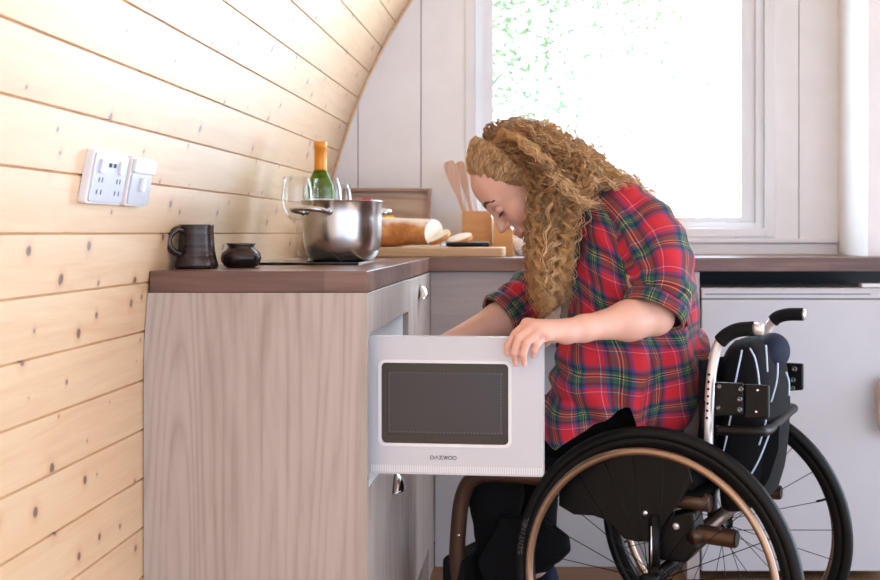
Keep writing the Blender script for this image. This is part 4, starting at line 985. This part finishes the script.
# eyes with lids and lashes, brows
for sgn in (1, -1):
    ec = (.0785, .0305*sgn, -.003); rot = Matrix((hf, hl, hu)).transposed()
    ey = obj('eye', MB().ball(Hd(*ec),   .0120*HS, 24, 16), M['eyewhite'], person, smooth=True)
    gz = Vector((.88, .10*sgn, -.55)).normalized()
    g3 = (hf*gz.x+hl*gz.y+hu*gz.z)
    obj('iris', MB().lathe([(0, .0124*HS), (.0035*HS, .0120*HS), (.0058*HS, .0109*HS), (.006*HS, .0100*HS)], Hd(*ec), g3, 24), M['iris'], ey, smooth=True)
    def lid(e0, e1, r, mat, nm):
        rows = []
        for e in np.linspace(e0, e1, 8):
            rows.append([Hd(ec[0]+r*math.cos(e)*math.cos(a), ec[1]+r*math.cos(e)*math.sin(a), ec[2]+r*math.sin(e)) for a in np.linspace(-1.95, 1.95, 28)])
        me = MB().grid(rows, False); o = obj(nm, me, mat, body, smooth=True, solid=.0012)
        a = o.data.color_attributes.new('tint', 'FLOAT_COLOR', 'POINT')
        for q in a.data: q.color = (.66, .37, .29, 1)
        return rows
    up_ = lid(-.42, 1.3, .0136, M['skin'], 'upper_eyelid'); lid(-1.4, -.72, .0134, M['skin'], 'lower_eyelid')
    mb = MB()
    for p in up_[0][5:-5]:
        d = (p-Hd(*ec)).normalized()
        for k in range(2):
            q = p+hl*(.0006*(k*2-1)); mb.tube([q, q+d*.004-hu*.0012, q+d*.0085-hu*.0006], [.0009, .0007, .0003], 4)
    obj('eyelashes', mb, M['lash'], body)
    mb = MB(); rb = random.Random(3)
    for k in range(150):
        t = k/149; y = (.010+.042*t)*sgn; x = .0970-.0205*t**1.7; z = .019+.010*math.sin(PI*min(1, t*1.15))*.9+rb.uniform(-.0036, .0036)*(1-.6*t)
        q = Hd(x+.0005, y, z); mb.tube([q, q+(hl*sgn*.005+hu*.0015+hf*.0008)*HS], [.0009, .0003], 4)
    obj('eyebrow', mb, M['brow'], body)

# ---- trousers (hips and legs), shoes
T2 = SDF((-.35, 2.10, .15), (.50, 2.90, .76), .005)
for i, s in enumerate((1, -1)):
    T2.put([('c', Wc(.07, .070*s, .605), Wc(.13, .090*s, .598), .085, .082), ('c', Wc(.13, .090*s, .598), knee[i], .082, .066), ('c', knee[i], knee[i].lerp(ank[i], .35), .064, .062), ('c', knee[i].lerp(ank[i], .35), ank[i]+UP*.02, .060, .046)], .03)
T2.put([('c', Wc(.075, .05, .62), Wc(.075, -.05, .62), .09, .09)], .03)
V2, Q2 = nets(T2); V2 = relax(V2, Q2, 2)
V2 = V2+np.array([[.0035*noise.noise((p[0]*18, p[1]*18, p[2]*26)) for _ in range(3)] for p in V2])
np_mesh('trousers', V2, Q2, M['trouser'], person)
for s in (1, -1):
    prof = [(-.055, .028, .155), (-.045, .034, .195), (-.01, .037, .205), (.03, .038, .190), (.07, .042, .175), (.11, .040, .165), (.135, .028, .155)]
    rows = [[Wc(.44+f, .10*s+wd_*math.cos(a), .140+max(-.006, (zt-.140)*math.sin(a))) for a in [2*PI*j/24 for j in range(24)]] for f, wd_, zt in prof]
    sh = obj('shoe', MB().grid(rows, True, True, True), M['navy'], person, smooth=True)
    obj('shoe_sole', MB().prism([(-.062, -.030), (-.062, .030), (.05, .042), (.12, .036), (.145, 0), (.12, -.036), (.05, -.042)], lambda f, l, t: Wc(.44+f, .10*s+l, t), .1305, .145), M['paper'], sh, bevel=.004)

# ---- undershirt
def fold(p, a=1.0):
    q = 3.4*(p[0]*.8+p[2]*.9)+1.1*noise.noise((p[0]*4, p[1]*4, p[2]*4))
    a *= 1.25; a0 = abs(noise.noise((q*3.2, p[1]*3.5+p[0]*2, p[2]*3-p[0]*3)))
    return a*(.006*noise.noise((p[0]*9, p[1]*9, p[2]*7))+.003*noise.noise((p[0]*22, p[1]*22, p[2]*12))+.022*(a0-.18))
def fold0(p, a=1.0):
    return a*(.006*noise.noise((p[0]*9, p[1]*9, p[2]*7))+.0035*noise.noise((p[0]*22, p[1]*22, p[2]*12)))
US = SDF((-.05, 2.10, .58), (.46, 2.75, 1.20), .005)
US.put([('c', HIP, chest, .135, .128), ('c', chest, mid-UP*.02, .125, .100), ('c', mid-UP*.0, NB.lerp(Hd(-.045, 0, -.055), .25), .08, .058), ('c', P(612, 290, 2.6), P(606, 385, 2.63), .095, .11)], .06)
V3, Q3 = nets(US); V3 = relax(V3, Q3, 2)+0
np_mesh('undershirt', V3, Q3, M['grey'], person)

# ---- tartan shirt
yrows = [(186, 574, 613, .060), (193, 570, 630, .105), (201, 567, 650, .148), (214, 566, 664, .178), (230, 565, 674, .190), (260, 563, 688, .192), (300, 560, 697, .190), (340, 551, 703, .190), (370, 546, 704, .193), (395, 544, 703, .198), (415, 543, 700, .205), (440, 543, 697, .208)]
DC = 2.60; yy_ = np.array([r[0] for r in yrows], float)
def srow(y):
    xf, xb, b = (float(np.interp(y, yy_, [r[k] for r in yrows])) for k in (1, 2, 3))
    return (XW(xf, DC)+XW(xb, DC))/2, (XW(xb, DC)-XW(xf, DC))/2, b
def hem(phi):   # pixel-free hem height by angle: 0 = front, +-pi = back
    a = abs(phi); return float(np.interp(a, [.35, .75, 1.13, 1.5, 1.8, 2.05, 2.5, 3.15], [.650, .620, .577, .625, .672, .600, .575, .570]))
yc0 = DC*K+.005; rows = []; uvs = []; NC, NRW = 150, 90
phis = np.linspace(.72, 2*PI-.30, NC)
for i in range(NRW):
    t = i/(NRW-1); row = []
    for ph in phis:
        pw = ph if ph <= PI else ph-2*PI
        ztop = ZW(186, DC); zb = hem(pw); z = ztop+(zb-ztop)*t; y = 233-(z-EYE)/DC*F
        cx, a, b = srow(y); e = .9
        X = cx-a*sq(math.cos(ph), e); Yv = yc0-b*sq(math.sin(ph), e)*1.0
        # lateral axis follows the chair a little, more towards the hips
        k = np.clip((1.0-z)/.4, 0, 1)*.38; X += (yc0-Yv)*(-k)*.9
        p = (X, Yv, z); o = fold(p, 1.3); drape = .010*math.sin(ph*9+z*6)*np.clip((t-.45)*1.6, 0, 1)
        d = Vector((-math.cos(ph), -math.sin(ph), 0))
        row.append(Vector(p)+d*(o+drape)); uvs.append((ph*.19+.42*z+.03*noise.noise((ph*1.5, z*6, 0)), z+.05*math.sin(ph)-.10*math.cos(ph)*(z-.6)+.03*noise.noise((ph*1.5, z*6, 4))))
    rows.append(row)
shirt = obj('tartan_shirt', MB().grid(rows, False, uvs=uvs), M['plaid'], person, smooth=True, solid=.003)
def sleeve(path, rad, u_off, name='sleeve', n=44, wr=1.0):
    pts = spline(path, 10); rs = np.interp(np.linspace(0, 1, len(pts)), np.linspace(0, 1, len(rad)), rad)
    mb = MB(); mb.tube(pts, list(rs), n, False); L = 0; uv = []; prev = pts[0]
    for i, p in enumerate(pts):
        L += (p-prev).length; prev = p; uv += [(u_off+.062*2*PI*k/n, L) for k in range(n)]
        for k in range(n):
            q = Vector(mb.v[i*n+k]); d = (q-p).normalized()
            w_ = fold(q*1.0, 1.0*wr)+wr*.0035*math.sin(L*120+2*math.sin(2*PI*k/n))*(.3+i/len(pts))
            mb.v[i*n+k] = tuple(q+d*w_)
    mb.uv = uv; mb.has_uv = True
    # close the UV seam by repeating the first column
    rows = [mb.v[i*n:(i+1)*n]+[mb.v[i*n]] for i in range(len(pts))]; ruv = []
    for i in range(len(pts)): ruv += uv[i*n:(i+1)*n]+[(u_off+.062*2*PI, uv[i*n][1])]
    o = obj(name, MB().grid(rows, False, uvs=ruv), M['plaid'], shirt, smooth=True, solid=.003, weld=False)
    return o, pts, rs
def cuff(pts, rs, u_off, h=.030):
    d = (pts[-1]-pts[-3]).normalized(); c_ = pts[-1]-d*h*.75; r = rs[-1]; a = d.cross(UP).normalized(); b = d.cross(a); n = 44
    rows = []; uv = []
    for s_, q in ((0, r+.003), (h*.1, r+.008), (h*.5, r+.009), (h*.95, r+.007), (h, r+.002), (h*.9, r-.002)):
        rows.append([c_+d*s_+(a*math.cos(t)+b*math.sin(t))*(q+.002*math.sin(5*t+q*900)) for t in np.linspace(0, 2*PI, n)]); uv += [(u_off+t*.065, 1.31+s_) for t in np.linspace(0, 2*PI, n)]
    obj('cuff', MB().grid(rows, False, uvs=uv), M['plaid'], shirt, smooth=True, weld=False)
_, pts, rs = sleeve([mid+(SHL-mid)*.45+UP*.005, P(622, 216, 2.50), P(640, 236, 2.46), P(658, 268, 2.415), P(662, 292, 2.38), P(655, 311, 2.36)], [.062, .078, .077, .070, .064, .060], .03); cuff(pts, rs, .02)
_, pts, rs = sleeve([mid+(SHR-mid)*.45, P(585, 240, 2.80), P(560, 268, 2.79), P(532, 295, 2.745), P(501, 317, 2.69)], [.062, .072, .070, .066, .062, .052], .3); cuff(pts, rs, .31)
# collar
rows = []; uv = []
for i, (h, rr) in enumerate(((0, .064), (.018, .062), (.030, .066), (.022, .074), (.004, .080))):
    rows.append([]);
    for a in np.linspace(.75, 2*PI-.75, 50):
        ax_ = (Hd(-.045, 0, -.055)-NB).normalized(); e1 = ax_.cross(Vector((0, 1, 0))).normalized(); e2 = ax_.cross(e1)
        c_ = NB+ax_*(.012+h)
        # 0 = throat side
        th0 = -e1 if (-e1).z < 0 else e1
        rows[-1].append(c_+(th0*math.cos(a)+e2*math.sin(a))*rr); uv.append((a*.08, i*.02+.3))
obj('collar', MB().grid(rows, False, uvs=uv), M['plaid'], shirt, smooth=True, solid=.002)
# chest pocket on the near side

# ------------------------------------------------------------------ curly hair (child of the person)
SC0 = Vector((-.018, 0, .034)); SR = Vector((.0945, .0755, .0835))
def on_scalp(x, y, z, lift=0.0):
    p = Vector((x, y, z)); d = p-SC0; q = Vector((d.x/SR.x, d.y/SR.y, d.z/SR.z)); n = q.length
    # the front of the skull is a little fuller
    s = 1/n; f = max(0, q.x/n); s *= 1+.03*f
    p = SC0+d*s; return Hd(*(p+d.normalized()*lift))
HV, HQ, HT_ = [], [], []; hoff = 0
def hair_lock(ctrl, nh, amp, wl, rad, c0, c1, spread=.003, n=64, a0=.25, tight=1.0, jit=.0):
    """ctrl: control points of the lock, coiled into a curl, nh single hairs"""
    global hoff
    c = np.array([list(p) for p in spline(ctrl, 12)]); L = np.r_[0, np.cumsum(np.linalg.norm(np.diff(c, axis=0), axis=1))]
    s = np.linspace(0, L[-1], n); c = np.stack([np.interp(s, L, c[:, k]) for k in range(3)], 1)
    t = np.gradient(c, axis=0); t /= np.linalg.norm(t, axis=1)[:, None]+1e-9
    a = np.cross(t, [0.3, .9, .2]); a /= np.linalg.norm(a, axis=1)[:, None]+1e-9; b = np.cross(t, a)
    ph0 = rng.uniform(0, 2*PI); sg = rng.choice([-1, 1]); w = 2*PI/(wl*rng.uniform(.8, 1.25)); u = s/L[-1]
    env = amp*np.clip(a0+u*2.2, 0, 1)*(1+.25*np.sin(u*9+ph0)); ph = ph0+sg*s*w+.9*np.sin(u*7+ph0*2)
    tone = rng.uniform(.72, 1.22)
    for _ in range(nh):
        dp = rng.normal(0, .22); off = rng.normal(0, spread, 2)*1.0; am = env*rng.uniform(.75, 1.25); q2 = rng.uniform(0, 2*PI)
        fz = .0012*np.sin(s*rng.uniform(160, 300)+q2)
        ends = 1-.10*rng.random()
        P_ = c+a*(am*np.cos(ph+dp)+off[0]*(.4+u)+fz)[:, None]+b*(am*np.sin(ph+dp)+off[1]*(.4+u))[:, None]
        m = max(8, int(n*ends)); P_ = P_[:m]
        tt = np.gradient(P_, axis=0); tt /= np.linalg.norm(tt, axis=1)[:, None]+1e-9
        n1 = np.cross(tt, [.2, .95, .1]); n1 /= np.linalg.norm(n1, axis=1)[:, None]+1e-9; n2 = np.cross(tt, n1)
        r = rad*rng.uniform(.8, 1.2)*np.clip((1-np.linspace(0, 1, m))*5, .15, 1)
        ring = np.stack([P_+(n1*math.cos(k)+n2*math.sin(k))*r[:, None] for k in (0, 2.094, 4.189)], 1).reshape(-1, 3)
        HV.append(ring); i = np.arange(m-1)[:, None]*3+hoff
        for k in range(3):
            k2 = (k+1) % 3; HQ.append(np.c_[i+k, i+k2, i+3+k2, i+3+k])
        uu = np.linspace(0, 1, m)[:, None]; tn = tone*rng.uniform(.85, 1.15)
        col = (np.array(c0)*(1-uu)+np.array(c1)*uu)*tn
        HT_.append(np.repeat(col, 3, 0)); hoff += 3*m
U = rng.uniform
hl_line = [(-1, .026, -.072, -.008), (-.66, .050, -.064, .032), (-.33, .068, -.042, .064), (0, .077, 0, .080), (.33, .068, .042, .064), (.66, .050, .064, .032), (1, .026, .072, -.008)]
gr_line = [(-1, -.016, -.078, -.03), (-.5, -.012, -.06, .075), (0, -.010, 0, .112), (.5, -.012, .06, .075), (1, -.016, .078, -.03)]
def on_line(ln, t): return [float(np.interp(t, [q[0] for q in ln], [q[k] for q in ln])) for k in (1, 2, 3)]
BL, DB, MB_, LT = (.66, .38, .15), (.23, .085, .028), (.44, .21, .075), (.90, .66, .37)
# combed-back front, hairline to ridge
for i in range(520):
    t = U(-1, 1); s0 = max(.22*U(0, 1)**2, U(-.30, .85)); h = Vector(on_line(hl_line, t)); g = Vector(on_line(gr_line, np.clip(t+U(-.12, .12), -1, 1)))
    a = h.lerp(g, s0); pts = [on_scalp(*a, -.003)]
    for s in (.25, .5, .75, 1.0):
        q = a.lerp(g, s); bulge = .006*math.sin(PI*min(1, (s0+s*(1-s0))*.62)); pts.append(on_scalp(q.x, q.y, q.z, .001+.005*s+bulge+U(0, .004)))
    hair_lock(pts, 5, .0022, .028, .00075, MB_ if abs(t) > .7 else (BL if U(0, 1) < .5 else LT), LT if U(0, 1) < .7 else BL, .0022, 26, .3)
# near side and far side curls hanging down past the cheek
def hang(near):
    sgn = 1 if near else -1
    x0 = U(0, 1); z0 = U(0, 1)
    st = on_scalp(-.012-.075*x0, .075*sgn*(1-.25*z0), -.035+.125*z0, .0)
    if near:
        D1, D2 = U(2.40, 2.50), U(2.36, 2.56)
        xa = 531+x0*51+U(-3, 3); m1 = P(xa+U(-2, 10), 168+x0*8+U(-8, 16), D1); k = U(0, 1)
        xb = 532+x0*35+U(-6, 6); ln = U(285, 332)-abs(x0-.45)*30
        pts = [st, m1, P(xa*.4+xb*.6, 222, (D1+D2)/2), P(xb, 262, D2), P(xb*.9+552*.1+U(-4, 4), ln, D2)]
    else:
        D1, D2 = U(2.64, 2.74), U(2.60, 2.76); xa = 532+x0*50; pts = [st, P(xa, 180+U(-10, 10), D1), P(xa+U(-6, 6), 240, D2), P(540+x0*30, U(270, 318), D2)]
    hair_lock(pts, 9, U(.004, .0085), U(.024, .042), .0008, DB if U(0, 1) < .6 else MB_, BL if U(0, 1) < .7 else LT, .0034, 84, .35)
for i in range(170): hang(True)
for i in range(40): hang(False)
# thick volume over the crown, falling back over the shoulders
for i in range(230):
    y = U(-1, 1); k = U(0, 1); x = U(0, 1)
    st = on_scalp(-.010-.05*x*x, .074*y*(.95), .108-.06*abs(y)-.03*x, -.001)
    Dc = 2.57-.085*y+U(-.03, .03); low = abs(y)**1.5; up_h = 1-.75*low
    e = U(0, 1)
    p1_ = P(492+34*k+U(-8, 8), 118+14*k*0+46*(1-up_h)+U(0, 22), Dc)
    p2_ = P(534+20*k, 124+50*(1-up_h)+U(0, 26), Dc+U(-.04, .04))
    p3_ = P(578+18*k, 150+34*(1-up_h)+U(-4, 26), Dc+U(-.05, .05)-.02*y)
    p4_ = P(606+30*e, 172+16*e+U(-6, 16), Dc+U(-.07, .07)-.03*y)
    p5_ = P(622+42*e, 190+26*e*U(.2, 1)+U(-8, 8), Dc+U(-.08, .08)-.04*y)
    pts = [st, p1_, p2_, p3_] + ([p4_] if U(0, 1) < .72 else []) + ([p5_] if U(0, 1) < .34 else [])
    if k > .93: pts.append(P(664+U(0, 24), 205+U(0, 45), Dc))
    hair_lock(pts, 9, U(.003, .008), U(.034, .062), .0008, MB_ if k < .5 else BL, LT if U(0, 1) < .55 else BL, .0034, 90, .25)
# brighter locks lying across the near side
for i in range(12):
    d = U(-12, 10)
    hair_lock([on_scalp(-.012, .045+.02*U(0, 1), .10, 0), P(512+d, 136+d*.5, 2.47), P(542+d, 158+d*.6, 2.42), P(566+d, 186+d*.5, 2.40), P(588+d, 203+d*.3, 2.40), P(608+d, 200+d*.3, 2.41)], 7, .006, .055, .0008, BL, (.84, .60, .33), .0034, 90, .3)
# loose single hairs
for i in range(150):
    st = on_scalp(-.01-.09*U(0, 1), .07*U(-1, 1), .1*U(.2, 1), 0); D0 = U(2.45, 2.70); q = U(0, 1)
    if q < .6: pts = [st, P(500+U(2, 60), 122+U(-4, 40), D0), P(570+U(-20, 40), 140+U(-6, 40), D0), P(640+U(-20, 40), 185+U(-14, 40), D0), P(668+U(-10, 30), 225+U(-20, 50), D0)]
    else: pts = [st, P(532+U(-8, 62), 175+U(-20, 20), 2.43), P(528+U(-4, 48), 250, 2.42), P(532+U(-6, 42), 310+U(-20, 25), 2.43)]
    hair_lock(pts, 2, U(.004, .010), U(.03, .05), .0005, BL, LT, .004, 80, .3)
hv, hq, ht = np.concatenate(HV), np.concatenate(HQ), np.concatenate(HT_)
hair = np_mesh('curly_hair', hv, hq, M['hair'], person, ht); del HV, HQ, HT_
# close layer of hair over the scalp and through the thick of the curls
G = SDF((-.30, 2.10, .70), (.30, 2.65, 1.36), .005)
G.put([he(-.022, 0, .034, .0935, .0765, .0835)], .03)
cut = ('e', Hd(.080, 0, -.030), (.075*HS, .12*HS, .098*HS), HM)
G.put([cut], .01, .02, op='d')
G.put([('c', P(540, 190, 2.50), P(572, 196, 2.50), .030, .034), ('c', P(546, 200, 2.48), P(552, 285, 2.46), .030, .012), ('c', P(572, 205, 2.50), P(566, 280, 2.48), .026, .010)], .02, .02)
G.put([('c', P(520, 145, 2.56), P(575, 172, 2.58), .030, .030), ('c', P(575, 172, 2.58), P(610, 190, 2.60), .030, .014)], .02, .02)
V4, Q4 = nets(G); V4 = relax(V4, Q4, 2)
tn = np.array([noise.noise((p[0]*60, p[1]*60, p[2]*18)) for p in V4])[:, None]
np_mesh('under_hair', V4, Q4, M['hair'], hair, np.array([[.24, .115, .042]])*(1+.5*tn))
